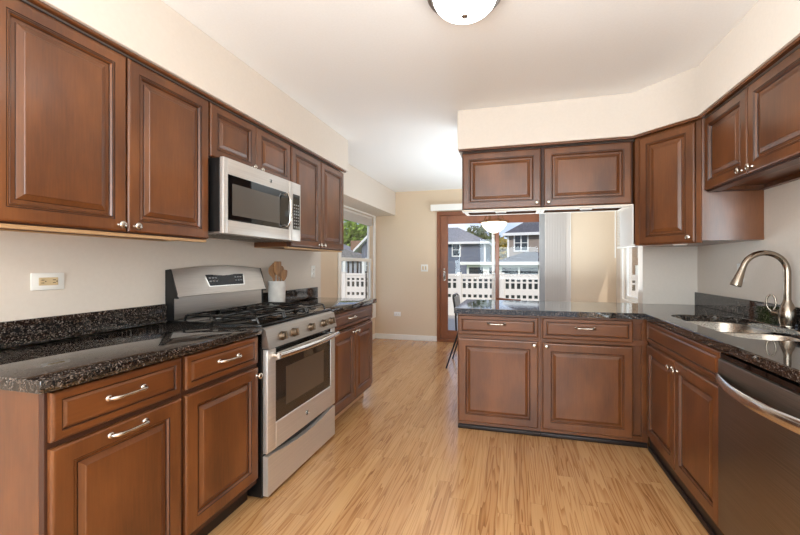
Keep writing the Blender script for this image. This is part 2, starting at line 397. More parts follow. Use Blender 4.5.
def tag(o, label=None, cat=None, group=None, kind=None):
    if label: o['label'] = label
    if cat: o['category'] = cat
    if group: o['group'] = group
    if kind: o['kind'] = kind
    return o
def thing(name, label, cat, loc=(0, 0, 0), rz=0, group=None):
    o = bpy.data.objects.new(name, None); COL.objects.link(o); o.empty_display_size = 0.1
    o.location = loc; o.rotation_euler = (0, 0, rz)
    return tag(o, label, cat, group)
def struct(name, mb, mat, label=None, parent=None, smooth=None):
    o = mb.build(name, mat, parent, smooth)
    if not parent: tag(o, label, None, None, 'structure')
    return o
LEFT, RIGHT = PI / 2, -PI / 2

# ------------------------------------------------------------------ room shell
CEIL = 2.445
XL, XR, YF, YN = -1.91, 1.43, 5.9, -3.2      # kitchen walls
XN = -2.27                                   # breakfast nook bump-out
struct('floor', MB().box(-2.4, 1.55, -3.3, 6.0, -0.06, 0, 0), M['floor'], 'light oak strip floor running the length of the kitchen')
struct('ceiling', MB().box(-2.4, 1.55, -3.3, 6.02, CEIL, CEIL + 0.12, 0), M['ceiling'], 'smooth white ceiling')
struct('wall_left', MB().box(XL - 0.1, XL, -0.6, 3.43, 0, CEIL, 0).box(XL - 0.1, XL, -3.2, -2.2, 0, CEIL, 0).box(XL - 0.1, XL, -2.2, -0.6, 0, 0.65, 0).box(XL - 0.1, XL, -2.2, -0.6, 2.05, CEIL, 0), M['wall'], 'beige wall behind the range')  # unseen near-end opening made up to let in the side fill light
struct('wall_right', MB().box(XR, XR + 0.1, -3.2, 4.18, 0, CEIL, 0).box(XR, XR + 0.1, 5.52, 6.0, 0, CEIL, 0)
       .box(XR, XR + 0.1, 4.18, 5.52, 0, 0.78, 0).box(XR, XR + 0.1, 4.18, 5.52, 2.05, CEIL, 0), M['wall'], 'beige wall behind the sink')
struct('wall_stub', MB().box(1.035, XR - 0.001, 3.452, 3.57, 0, CEIL - 0.001, 0), M['wall'], 'short beige wall closing the sink corner')
# far wall with the patio door opening
DX0, DX1, DZ = -1.206, 0.64, 2.09
struct('wall_far', MB().box(XN, DX0, YF, YF + 0.1, 0, CEIL, 0).box(DX1, XR, YF, YF + 0.1, 0, CEIL, 0).box(DX0, DX1, YF, YF + 0.1, DZ, CEIL, 0),
       M['wall_far_tone'], 'beige wall around the patio door')
# nook wall with window opening, return wall and dropped header
NY0, NY1, NZ0, NZ1 = 4.60, 5.80, 0.44, 2.03
struct('wall_nook', MB().box(XN - 0.1, XN, 3.43, NY0, 0, CEIL, 0).box(XN - 0.1, XN, NY1, 6.0, 0, CEIL, 0)
       .box(XN - 0.1, XN, NY0, NY1, 0, NZ0, 0).box(XN - 0.1, XN, NY0, NY1, NZ1, CEIL, 0), M['wall_far_tone'], 'beige wall of the window recess')
struct('wall_return', MB().box(XN, XL - 0.1, 3.33, 3.43, 0, CEIL, 0), M['wall'], 'side of the window recess')
struct('wall_header', MB().box(XN + 0.001, XL, 3.431, YF - 0.001, 2.055, CEIL - 0.001, 0.002), M['wall'], 'dropped beige header over the window recess')
# wall behind the camera with a wide opening
struct('wall_near', MB().box(XL, -1.4, YN - 0.1, YN, 0, CEIL, 0).box(1.35, XR, YN - 0.1, YN, 0, CEIL, 0).box(-1.4, 1.35, YN - 0.1, YN, 2.3, CEIL, 0), M['wall'], 'wall with a wide opening at the near end')
# soffits above the wall cabinets
SZ = 2.142
struct('wall_soffit_left', MB().box(XL + 0.001, -1.56, -3.19, 3.335, SZ, CEIL - 0.001, 0.002), M['wall'], 'beige soffit over the range wall cabinets')
struct('wall_soffit_right', MB().prism([(-0.43, 2.903), (0.805, 2.903), (1.083, 2.61), (1.083, -3.19), (1.429, -3.19), (1.429, 3.451), (1.034, 3.451), (1.034, 3.30), (-0.43, 3.30)], SZ, CEIL - 0.001),
       M['wall'], 'beige soffit wrapping over the peninsula and sink cabinets')
# baseboards
def baseboard(name, x0, x1, y0, y1, lab):
    mb = MB(); mb.box(x0, x1, y0, y1, 0, 0.085, 0.003); 
    return struct(name, mb, M['white'], lab)
baseboard('baseboard_far', XN + 0.016, DX0 - 0.002, YF - 0.016, YF - 0.001, 'white baseboard under the light switch')
baseboard('baseboard_far_right', 0.80, XR - 0.001, YF - 0.016, YF - 0.001, 'white baseboard beyond the peninsula')
baseboard('baseboard_nook', XN + 0.001, XN + 0.015, 3.44, YF - 0.001, 'white baseboard under the recess window')

# ------------------------------------------------------------------ windows and the patio door
def window_left():
    x = XN; f = MB()
    cw = 0.085
    # casing on the room side
    f.box(x + 0.001, x + 0.02, NY0 - cw, NY0, NZ0 - cw, NZ1 + cw, 0.004); f.box(x + 0.001, x + 0.02, NY1, NY1 + cw, NZ0 - cw, NZ1 + cw, 0.004)
    f.box(x + 0.001, x + 0.02, NY0, NY1, NZ1, NZ1 + cw, 0.004); f.box(x + 0.001, x + 0.02, NY0, NY1, NZ0 - cw, NZ0, 0.004)
    w = f.build('window_1', M['white']); tag(w, 'white double hung window in the recess by the far counter', None, None, 'structure')
    s = MB(); sw = 0.05
    zm = 1.315
    for z0, z1, xo in ((NZ0 + 0.002, zm + 0.025, -0.055), (zm - 0.025, NZ1 - 0.002, -0.085)):
        s.box(x + xo, x + xo + 0.028, NY0 + 0.001, NY0 + sw, z0, z1, 0.003); s.box(x + xo, x + xo + 0.028, NY1 - sw, NY1 - 0.001, z0, z1, 0.003)
        s.box(x + xo, x + xo + 0.028, NY0 + sw, NY1 - sw, z0, z0 + 0.05, 0.003); s.box(x + xo, x + xo + 0.028, NY0 + sw, NY1 - sw, z1 - 0.05, z1, 0.003)
    s.build('sash', M['white'], w)
    g = MB(); g.box(x - 0.043, x - 0.040, NY0 + sw, NY1 - sw, NZ0 + 0.05, zm - 0.02, 0); g.box(x - 0.073, x - 0.070, NY0 + sw, NY1 - sw, zm + 0.02, NZ1 - 0.05, 0)
    g.build('pane', M['glass'], w)
    b = MB()
    b.box(x - 0.05, x - 0.005, NY0 + 0.01, NY1 - 0.01, NZ1 - 0.045, NZ1 - 0.004, 0.003)
    for k in range(9):
        z = NZ1 - 0.05 - k * 0.012
        b.box(x - 0.05, x - 0.004, NY0 + 0.015, NY1 - 0.015, z - 0.0075, z, 0.001)
    bl = b.build('mini_blind', M['blind']); tag(bl, 'gathered pale grey mini blind at the top of the recess window', 'blind')
window_left()

def window_right():
    x = XR; y0, y1, z0, z1 = 4.18, 5.52, 0.78, 2.05; cw = 0.085; f = MB()
    f.box(x - 0.022, x - 0.001, y0 - cw, y0, z0 - cw, z1 + cw, 0.004); f.box(x - 0.022, x - 0.001, y1, y1 + cw, z0 - cw, z1 + cw, 0.004)
    f.box(x - 0.022, x - 0.001, y0, y1, z1, z1 + cw, 0.004); f.box(x - 0.022, x - 0.001, y0, y1, z0 - cw, z0, 0.004)
    w = f.build('window_2', M['white']); tag(w, 'white window glimpsed past the sink corner', None, None, 'structure')
    s = MB(); sw = 0.05
    s.box(x + 0.02, x + 0.05, y0 + 0.001, y0 + sw, z0 + 0.001, z1 - 0.001, 0.003); s.box(x + 0.02, x + 0.05, y1 - sw, y1 - 0.001, z0 + 0.001, z1 - 0.001, 0.003)
    s.box(x + 0.02, x + 0.05, y0 + sw, y1 - sw, z0 + 0.001, z0 + 0.05, 0.003); s.box(x + 0.02, x + 0.05, y0 + sw, y1 - sw, z1 - 0.05, z1 - 0.001, 0.003)
    s.build('sash', M['white'], w)
    MB().box(x + 0.034, x + 0.037, y0 + sw, y1 - sw, z0 + 0.05, z1 - 0.05, 0).build('pane', M['glass'], w)
    t = thing('window_blind', 'white horizontal blind half lowered on the window past the sink corner', 'blind', (x - 0.024, 0, 0))
    b = MB(); b.box(-0.06, -0.002, y0 - 0.06, y1 + 0.06, 2.06, 2.12, 0.004); b.build('headrail', M['white'], t)
    b = MB()
    k = 0; z = 2.05
    while z > 1.50:
        b.box(-0.052, -0.006, y0 - 0.05, y1 + 0.05, z - 0.004, z, 0.001); z -= 0.021
    b.box(-0.054, -0.006, y0 - 0.05, y1 + 0.05, z - 0.03, z, 0.004)
    b.build('slats', M['white'], t)
    MB().tube([(-0.075, y1 + 0.03, 2.07), (-0.075, y1 + 0.03, 1.33)], 0.006, 8).build('wand', M['white_plastic'], t)
window_right()

def patio_door():
    y = YF; fw = 0.075
    f = MB()
    f.box(DX0 + 0.001, DX0 + 0.05, y - 0.02, y + 0.09, 0.001, DZ - 0.001, 0.003); f.box(DX1 - 0.05, DX1 - 0.001, y - 0.02, y + 0.09, 0.001, DZ - 0.001, 0.003)
    f.box(DX0 + 0.05, DX1 - 0.05, y - 0.02, y + 0.09, DZ - 0.06, DZ - 0.001, 0.003); f.box(DX0 + 0.05, DX1 - 0.05, y - 0.02, y + 0.09, 0.001, 0.045, 0.003)
    d = f.build('door_1', M['door_wood']); tag(d, 'wood framed sliding glass patio door', None, None, 'structure')
    xm = -0.255
    def leaf(x0, x1, yo, nm, st0, st1):
        p = MB(); z0, z1 = 0.047, DZ - 0.062
        p.box(x0, x0 + st0, y + yo, y + yo + 0.035, z0, z1, 0.004); p.box(x1 - st1, x1, y + yo, y + yo + 0.035, z0, z1, 0.004)
        p.box(x0 + st0, x1 - st1, y + yo, y + yo + 0.035, z1 - 0.135, z1, 0.004); p.box(x0 + st0, x1 - st1, y + yo, y + yo + 0.035, z0, z0 + 0.14, 0.004)
        o = p.build(nm, M['door_wood'], d)
        MB().box(x0 + st0, x1 - st1, y + yo + 0.015, y + yo + 0.02, z0 + 0.14, z1 - 0.135, 0).build('pane', M['glass'], o)
        return o
    l1 = leaf(DX0 + 0.052, xm + 0.03, 0.0, 'door_panel', 0.125, 0.058)
    leaf(xm - 0.03, DX1 - 0.052, 0.045, 'door_panel', 0.055, 0.12)
    # pale weather strip on the outer face of the meeting stile
    MB().box(xm - 0.085, xm - 0.04, y + 0.055, y + 0.078, 0.06, DZ - 0.07, 0.003).build('weather_strip', M['white'], d)
    h = MB(); hx = DX0 + 0.052 + 0.07
    h.box(hx - 0.016, hx + 0.016, y - 0.008, y - 0.0005, 0.98, 1.14, 0.003)
    h.tube([(hx, y - 0.006, 1.115), (hx, y - 0.045, 1.105), (hx, y - 0.055, 1.06), (hx, y - 0.045, 1.015), (hx, y - 0.006, 1.005)], [0.007, 0.008, 0.01, 0.008, 0.007], 8)
    h.lathe([(0.012, 0), (0.012, 0.02), (0.006, 0.024)], (hx, y - 0.006, 1.165), '-Y', 12)
    h.build('door_handle', M['nickel'], d)
patio_door()

# vertical blinds of the patio door
def vertical_blind():
    t = thing('vertical_blind', 'white vertical blind stacked at the edge of the patio door under a boxed valance', 'blind', (0, YF - 0.002, 0))
    b = MB(); b.box(-1.29, 0.90, -0.11, -0.092, 2.095, 2.195, 0.003).box(-1.29, -1.275, -0.092, 0, 2.095, 2.195, 0.002).box(0.885, 0.90, -0.092, 0, 2.095, 2.195, 0.002).box(-1.275, 0.885, -0.092, 0, 2.18, 2.195, 0.001)
    b.build('valance', M['white'], t)
    MB().box(-1.27, 0.88, -0.075, -0.035, 2.135, 2.178, 0.002).build('track', M['white_plastic'], t)
    x = 0.385
    for k in range(13):
        v = MB(); w = 0.045; a = math.radians(62 if k < 4 else 38)
        ca, sa = math.cos(a), math.sin(a)
        c = (x, -0.055)
        rings = []
        for z in (0.03, 2.134):
            ring = []
            pr = [(-w, 0), (-w / 2, 0.004), (0, 0.0055), (w / 2, 0.004), (w, 0), (w / 2, 0.0025), (0, 0.004), (-w / 2, 0.0025)]
            for (px, py) in pr:
                ring.append((c[0] + px * ca - py * sa, c[1] + px * sa + py * ca, z))
            rings.append(ring)
        v.loops(rings); v.build('vane', M['vane_lit'] if k < 4 else M['blind'], t)
        x += 0.024 if k < 4 else 0.037
    MB().tube([(0.80, -0.10, 2.12), (0.80, -0.10, 0.75)], 0.003, 6).build('cord', M['white_plastic'], t)
vertical_blind()

# ------------------------------------------------------------------ electrical plates
def plate(name, label, cat, loc, rz, w, h, face='duplex', mat_face='white_plastic', group=None):
    """wall plate, local: front towards -y, centred on loc"""
    t = thing(name, label, cat, loc, rz, group)
    MB().box(-w / 2, w / 2, -0.007, -0.0005, -h / 2, h / 2, 0.003, 2).build('cover_plate', M['white_plastic'], t)
    if face == 'switches':
        for k in (-1, 1):
            o = MB().box(k * 0.023 - 0.012, k * 0.023 + 0.012, -0.010, -0.0065, -0.03, 0.03, 0.002).build('rocker', M['almond'], t)
    else:
        horiz = w > h
        if face == 'decora':
            d = MB()
            if horiz: d.box(-0.034, 0.034, -0.009, -0.0065, -0.0165, 0.0165, 0.002)
            else: d.box(-0.0165, 0.0165, -0.009, -0.0065, -0.034, 0.034, 0.002)
            d.build('receptacle', M[mat_face], t)
        for k in (-1, 1):
            cx, cz = (k * 0.02, 0) if horiz else (0, k * 0.02)
            d = MB()
            if face != 'decora': d.lathe([(0.0165, 0.0065), (0.0165, 0.009), (0.015, 0.0095)], (cx, 0, cz), '-Y', 16)
            else: d.box(cx - 0.012, cx + 0.012, -0.0098, -0.0088, cz - 0.012, cz + 0.012, 0.0005)
            o = d.build('socket', M[mat_face], t)
            s = MB()
            for q in (-1, 1):
                if horiz: s.box(cx - 0.006, cx + 0.004, -0.0105, -0.0095, cz + q * 0.006 - 0.0012, cz + q * 0.006 + 0.0012, 0)
                else: s.box(cx + q * 0.006 - 0.0012, cx + q * 0.006 + 0.0012, -0.0105, -0.0095, cz - 0.004, cz + 0.006, 0)
            if horiz: s.box(cx + 0.0065, cx + 0.0105, -0.0105, -0.0095, cz - 0.002, cz + 0.002, 0)
            else: s.box(cx - 0.002, cx + 0.002, -0.0105, -0.0095, cz - 0.0105, cz - 0.0065, 0)
            s.build('slots', M['slot'], o)
    return t
plate('wall_outlet', 'white plate with almond double socket on the wall above the near counter', 'outlet', (XL, 1.134, 1.165), LEFT, 0.117, 0.072, 'decora', 'almond')
plate('wall_outlet', 'upright white socket plate on the wall above the far counter beyond the crock', 'outlet', (XL, 3.275, 1.17), LEFT, 0.072, 0.117, 'duplex')
plate('wall_outlet', 'upright white socket plate on the wall behind the faucet', 'outlet', (XR, 2.86, 1.185), RIGHT, 0.072, 0.117, 'duplex')
plate('wall_outlet', 'white socket plate low on the beige wall near the baseboard', 'outlet', (-1.875, YF, 0.42), 0, 0.117, 0.072, 'duplex')
plate('light_switch', 'double white light switch on the beige wall beside the patio door', 'light switch', (-1.415, YF, 1.185), 0, 0.117, 0.117, 'switches')

# ------------------------------------------------------------------ cabinet builders
PROF = [(0, 0.014), (0.0, 0.006), (0.002, 0.003), (0.005, 0.0008), (0.009, 0), (0.047, 0), (0.0480, 0.0030), (0.0500, 0.0030), (0.0510, 0.0008), (0.0535, 0.0008), (0.0545, 0.0034), (0.0562, 0.0034), (0.0575, 0.0018), (0.062, 0.0085),
        (0.0635, 0.0135), (0.0760, 0.0135), (0.0775, 0.0110), (0.0785, 0.0100), (0.0950, 0.0035), (0.0970, 0.0012), (0.100, 0.0008)]
GROOVE = (6, 7, 10, 11, 14, 16)
PROF_BASE = [(0, 0.014), (0.0, 0.006), (0.002, 0.003), (0.005, 0.0008), (0.009, 0), (0.054, 0), (0.0550, 0.0030), (0.0565, 0.0030), (0.0575, 0.0016), (0.0620, 0.0085), (0.0635, 0.0130), (0.0710, 0.0130), (0.0725, 0.0105), (0.0870, 0.0032), (0.0890, 0.0012), (0.092, 0.0008)]
GROOVE_BASE = (6, 7, 10, 12)
PROF_DRAWER = [(0, 0.014), (0.0, 0.006), (0.002, 0.003), (0.005, 0.001), (0.008, 0), (0.024, 0), (0.0252, 0.0030), (0.0270, 0.0062), (0.0295, 0.0062), (0.0305, 0.0050), (0.0375, 0.0012), (0.040, 0.0008)]
GROOVE_DRAWER = (7, 8)
PROF_SMALL = [(i * 0.88, y) for i, y in PROF]

def knob(parent, x, z, mat='nickel'):
    MB().lathe([(0.0085, -0.002), (0.0085, 0.001), (0.0055, 0.004), (0.005, 0.010), (0.009, 0.014), (0.0145, 0.0175), (0.0160, 0.021), (0.0150, 0.0245), (0.010, 0.0275), (0.0, 0.0285)], (x, 0.0, z), '-Y', 20).build('knob', M[mat], parent)
def pull(parent, x, z, w=0.118, mat='nickel'):
    h = w / 2; b = MB()
    pts = [(-h, 0.002, 0), (-h, -0.010, 0), (-h + 0.008, -0.019, 0), (-h + 0.024, -0.024, 0), (-h + 0.034, -0.0225, 0), (0, -0.026, 0), (h - 0.034, -0.0225, 0), (h - 0.024, -0.024, 0), (h - 0.008, -0.019, 0), (h, -0.010, 0), (h, 0.002, 0)]
    pts = [(x + a, c, z + d) for a, c, d in pts]
    b.tube(pts, [0.0075, 0.007, 0.0075, 0.0065, 0.0045, 0.006, 0.0045, 0.0065, 0.0075, 0.007, 0.0075], 12)
    for s in (-1, 1): b.lathe([(0.011, -0.001), (0.011, 0.002), (0.007, 0.005)], (x + s * h, 0, z), '-Y', 14)
    b.build('handle', M[mat], parent)

def face_frame(mb, w, z0, z1, rails=(), stiles=(), st=0.038, y0=0.0195, y1=0.040):
    mb.box(0, st, y0, y1, z0, z1, 0.001); mb.box(w - st, w, y0, y1, z0, z1, 0.001)
    mb.box(st, w - st, y0, y1, z1 - st, z1, 0.001); mb.box(st, w - st, y0, y1, z0, z0 + st, 0.001)
    for z in rails: mb.box(st, w - st, y0, y1, z - 0.019, z + 0.019, 0.001)
    for x in stiles: mb.box(x - 0.019, x + 0.019, y0, y1, z0 + st, z1 - st, 0.001)

def wall_cabinet(label, loc, rz, w, h, depth, doors, rim='maple_raw', knobs=(), prof=PROF, sides=True, group=None):
    """loc at the lower front corner of the doors; doors = [(x0, x1)], knobs = [(door index, x, z)]"""
    t = thing('wall_cabinet', label, 'cabinet', loc, rz, group)
    b = MB()
    b.box(0, w, 0.04, 0.04 + 0.012, 0.02, h - 0.001, 0)            # closes the carcass behind the frame
    b.box(0, 0.016, 0.04, depth, -0.002, h, 0.001); b.box(w - 0.016, w, 0.04, depth, -0.002, h, 0.001)
    b.box(0.016, w - 0.016, 0.04, depth, h - 0.016, h, 0.001); b.box(0.016, w - 0.016, 0.052, depth, 0.022, 0.036, 0.001)
    b.box(0.016, w - 0.016, depth - 0.012, depth, 0, h - 0.016, 0.001)
    b.build('body', M['wood'], t)
    f = MB(); face_frame(f, w, 0, h, stiles=[(a[1] + c[0]) / 2 for a, c in zip(doors, doors[1:])]); f.build('face_frame', M['shadow_gap'], t)
    r = MB(); r.box(0.0, w, 0.021 if rim != 'rim_cream' else 0.003, 0.06 if rim == 'maple_raw' else 0.085, {'rim_cream': -0.014, 'maple_raw': -0.016}.get(rim, -0.006), -0.0022, 0.001); r.box(0, 0.03, 0.06, depth, -0.006, -0.0022, 0.001); r.box(w - 0.03, w, 0.06, depth, -0.006, -0.0022, 0.001); r.box(0.03, w - 0.03, depth - 0.035, depth, -0.006, -0.0022, 0.001)
    r.build('bottom_rim', M[rim], t)
    ds = []
    for x0, x1 in doors:
        ds.append(MB().panel(x0, x1, 0.004, h - 0.012, prof, 0.0188, GROOVE).build('door', [M['wood'], M['groove_tone']], t))
    for i, x, z in knobs: knob(ds[i], x, z)
    return t

def base_cabinet(label, loc, rz, w, depth, fronts, z0=0.115, z1=0.874, toe=0.05, group=None, toe_recess=0.075, end_panel=False, toe_strip=False, stiles=(), hollow=False, shoe='toe'):
    """fronts = [(kind, x0, x1, z0, z1, hardware)] hardware = ('knob', x, z) or ('pull', x, z)"""
    t = thing('base_cabinet', label, 'cabinet', loc, rz, group)
    b = MB()
    if hollow:
        b.box(0, 0.016, 0.041, depth, z0, z1, 0.001).box(w - 0.016, w, 0.041, depth, z0, z1, 0.001).box(0.016, w - 0.016, 0.041, depth, z0, z0 + 0.016, 0.001)
        b.box(0.016, w - 0.016, depth - 0.012, depth, z0 + 0.016, z1, 0.001).box(0.016, w - 0.016, 0.041, 0.05, z0 + 0.016, z1 - 0.2, 0)
    else: b.box(0, w, 0.041, depth, z0, z1, 0.001)
    b.build('body', M['wood'], t)
    f = MB(); face_frame(f, w, z0 - 0.02, z1, rails=[0.705], stiles=stiles); f.build('face_frame', M['shadow_gap'] if not toe_strip else M['wood_h'], t)
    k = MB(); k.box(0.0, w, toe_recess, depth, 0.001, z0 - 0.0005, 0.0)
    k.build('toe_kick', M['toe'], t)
    if toe_strip:
        s = MB(); s.box(0, w, toe_recess - 0.012, toe_recess - 0.0005, 0.001, 0.03, 0.005, 2); s.build('shoe_moulding', M[shoe], t)
    for kind, x0, x1, a, c, hw in fronts:
        if kind == 'drawer':
            o = MB().panel(x0, x1, a, c, PROF_DRAWER, 0.0188, GROOVE_DRAWER).build('drawer_front', [M['wood_h'], M['groove_tone']], t)
        else:
            o = MB().panel(x0, x1, a, c, PROF_BASE, 0.0188, GROOVE_BASE).build('door', [M['wood'], M['groove_tone']], t)
        if hw:
            (knob if hw[0] == 'knob' else pull)(o, hw[1], hw[2])
    return t

# ------------------------------------------------------------------ range wall: wall cabinets
UF = -1.59   # door faces
UZ, UT = 1.372, 2.128
UD = abs(XL - UF) - 0.001
wall_cabinet('wide two door wall cabinet above the near counter, beside the microwave', (UF, 0.783, UZ), LEFT, 0.882, UT - UZ, UD,
             [(0.004, 0.438), (0.446, 0.877)], knobs=[(0, 0.408, 0.030), (1, 0.474, 0.030)])
wall_cabinet('short two door cabinet above the microwave', (UF, 1.668, 1.822), LEFT, 0.752, UT - 1.822, UD,
             [(0.006, 0.370), (0.378, 0.746)], knobs=[(0, 0.338, 0.026), (1, 0.408, 0.026)], prof=PROF_SMALL)
wall_cabinet('tall narrow doored wall cabinet above the far counter, nearest the recess window', (UF, 2.423, UZ), LEFT, 0.880, UT - UZ, UD,
             [(0.008, 0.436), (0.446, 0.874)], knobs=[(0, 0.408, 0.030), (1, 0.474, 0.030)])
struct('trim_1', MB().box(-1.60, -1.574, 0.30, 3.318, 2.1285, SZ - 0.0005, 0.003), M['wood_h'], 'brown trim strip along the top of the range wall cabinets')

# ------------------------------------------------------------------ microwave
def microwave():
    y0, y1, z0, z1 = 1.672, 2.416, 1.405, 1.818; w = y1 - y0; h = z1 - z0; dpt = 0.40
    t = thing('microwave', 'stainless over the range microwave with dark window and bar handle', 'microwave', (-1.508, y0, z0), LEFT)
    MB().box(0.002, w - 0.002, 0.026, dpt, 0.012, h - 0.002, 0.003).build('body', M['black'], t)
    b = MB(); b.box(0, w, 0.022, dpt, 0.0, 0.0115, 0.003)
    b.build('vent_base', M['steel'], t)
    v = MB()
    for x0 in (0.06, 0.40):
        for k in range(9): v.box(x0, x0 + 0.29, 0.06 + k * 0.03, 0.075 + k * 0.03, -0.004, -0.0005, 0.001)
    v.build('grease_filter', M['antique'], t)
    # front: stainless frame around glass; door spans most of the width
    dw = 0.632
    f = MB(); zb, zt = 0.075, 0.325
    f.box(0, 0.034, 0, 0.0255, 0.0, h, 0.004, 2); f.box(0.600, dw, 0, 0.0255, 0.0, h, 0.004, 2)
    f.box(0.034, 0.600, 0, 0.0255, zt, h, 0.004, 2); f.box(0.034, 0.600, 0, 0.0255, 0.0, zb, 0.004, 2)
    d = f.build('door', M['steel_warm'], t)
    MB().box(0.030, 0.603, 0.003, 0.022, zb - 0.003, zt + 0.003, 0.002).build('window', M['black_gloss'], d)
    MB().box(0.068, 0.500, 0.0018, 0.0029, zb + 0.03, zt - 0.045, 0.0004).build('window_mesh', M['micro_mesh'], d)
    hd = MB(); hx = 0.552
    hd.tube([(hx, 0.001, 0.10), (hx, -0.025, 0.09), (hx, -0.042, 0.13), (hx, -0.046, 0.20), (hx, -0.042, 0.275), (hx, -0.025, 0.315), (hx, 0.001, 0.305)], [0.008, 0.009, 0.011, 0.0115, 0.011, 0.009, 0.008], 12)
    hd.build('handle', M['steel_bright'], d)
    c = MB(); c.box(dw + 0.001, w, 0, 0.0255, 0.0, h, 0.004, 2); cp = c.build('control_panel', M['steel_warm'], t)
    MB().box(dw + 0.012, w - 0.014, -0.002, 0.0005, zb + 0.005, zt + 0.005, 0.0008).build('keypad', M['black_gloss'], cp)
    k = MB()
    for r in range(8):
        for q in range(3): k.box(dw + 0.022 + q * 0.025, dw + 0.036 + q * 0.025, -0.0028, -0.0021, zb + 0.02 + r * 0.022, zb + 0.030 + r * 0.022, 0)
    k.build('keypad_print', M['key'], cp)
    MB().box(dw + 0.024, w - 0.026, -0.0028, -0.0021, zt - 0.03, zt - 0.012, 0).build('clock_display', M['display'], cp)
    e = MB(); e.mi = 0; e.lathe([(0.013, 0.0002), (0.013, 0.0020), (0.0, 0.0024)], (0.40, 0.0, 0.366), '-Y', 20); e.mi = 1
    e.torus((0.40, -0.0022, 0.366), 0.0115, 0.0012, 20, 6, 'Y')
    e.tube([(0.395, -0.003, 0.362), (0.392, -0.003, 0.367), (0.396, -0.003, 0.371), (0.400, -0.003, 0.366), (0.404, -0.003, 0.371), (0.408, -0.003, 0.367), (0.404, -0.003, 0.361)], 0.0009, 6)
    e.build('emblem', [M['black'], M['steel_bright']], d)
microwave()

# ------------------------------------------------------------------ range wall: base cabinets, counters
BF = -1.283
BD = abs(XL - BF) - 0.002
base_cabinet('pull out base cabinet with two bar handles at the counter end', (BF, 0.765, 0), LEFT, 0.4465, BD,
             [('drawer', 0.008, 0.438, 0.722, 0.866, ('pull', 0.222, 0.798)), ('door', 0.008, 0.440, 0.128, 0.702, ('pull', 0.228, 0.674))], z0=0.115)
base_cabinet('base cabinet with one drawer and one knobbed door, against the range', (BF, 1.2125, 0), LEFT, 0.4600, BD,
             [('drawer', 0.012, 0.450, 0.726, 0.864, ('pull', 0.246, 0.800)), ('door', 0.012, 0.452, 0.128, 0.704, ('knob', 0.438, 0.664))], z0=0.115)
base_cabinet('base cabinet with a wide drawer over two doors, beyond the range', (BF, 2.4525, 0), LEFT, 0.8300, BD,
             [('drawer', 0.016, 0.818, 0.740, 0.868, ('pull', 0.36, 0.806)), ('door', 0.016, 0.418, 0.128, 0.712, ('knob', 0.390, 0.682)), ('door', 0.432, 0.818, 0.128, 0.712, ('knob', 0.460, 0.682))], z0=0.115, toe_recess=0.105, toe_strip=True, shoe='shoe_oak')
# finished end panel of the first run belongs to its cabinet carcass; shoe strip in front of toe kick is part of it too
def counter_run(label, y0, y1):
    t = thing('countertop', label, 'countertop', (0, 0, 0))
    MB().box(XL + 0.001, -1.266, y0, y1, 0.8755, 0.914, 0.004, 2).build('slab', M['granite'], t)
    MB().box(XL + 0.001, XL + 0.022, y0 + 0.001, y1 - 0.001, 0.9145, 1.016, 0.002).build('backsplash', M['granite'], t)
counter_run('dark granite countertop between the near cabinet end and the range', 0.736, 1.673)
counter_run('dark granite countertop holding the utensil crock beyond the range', 2.452, 3.335)

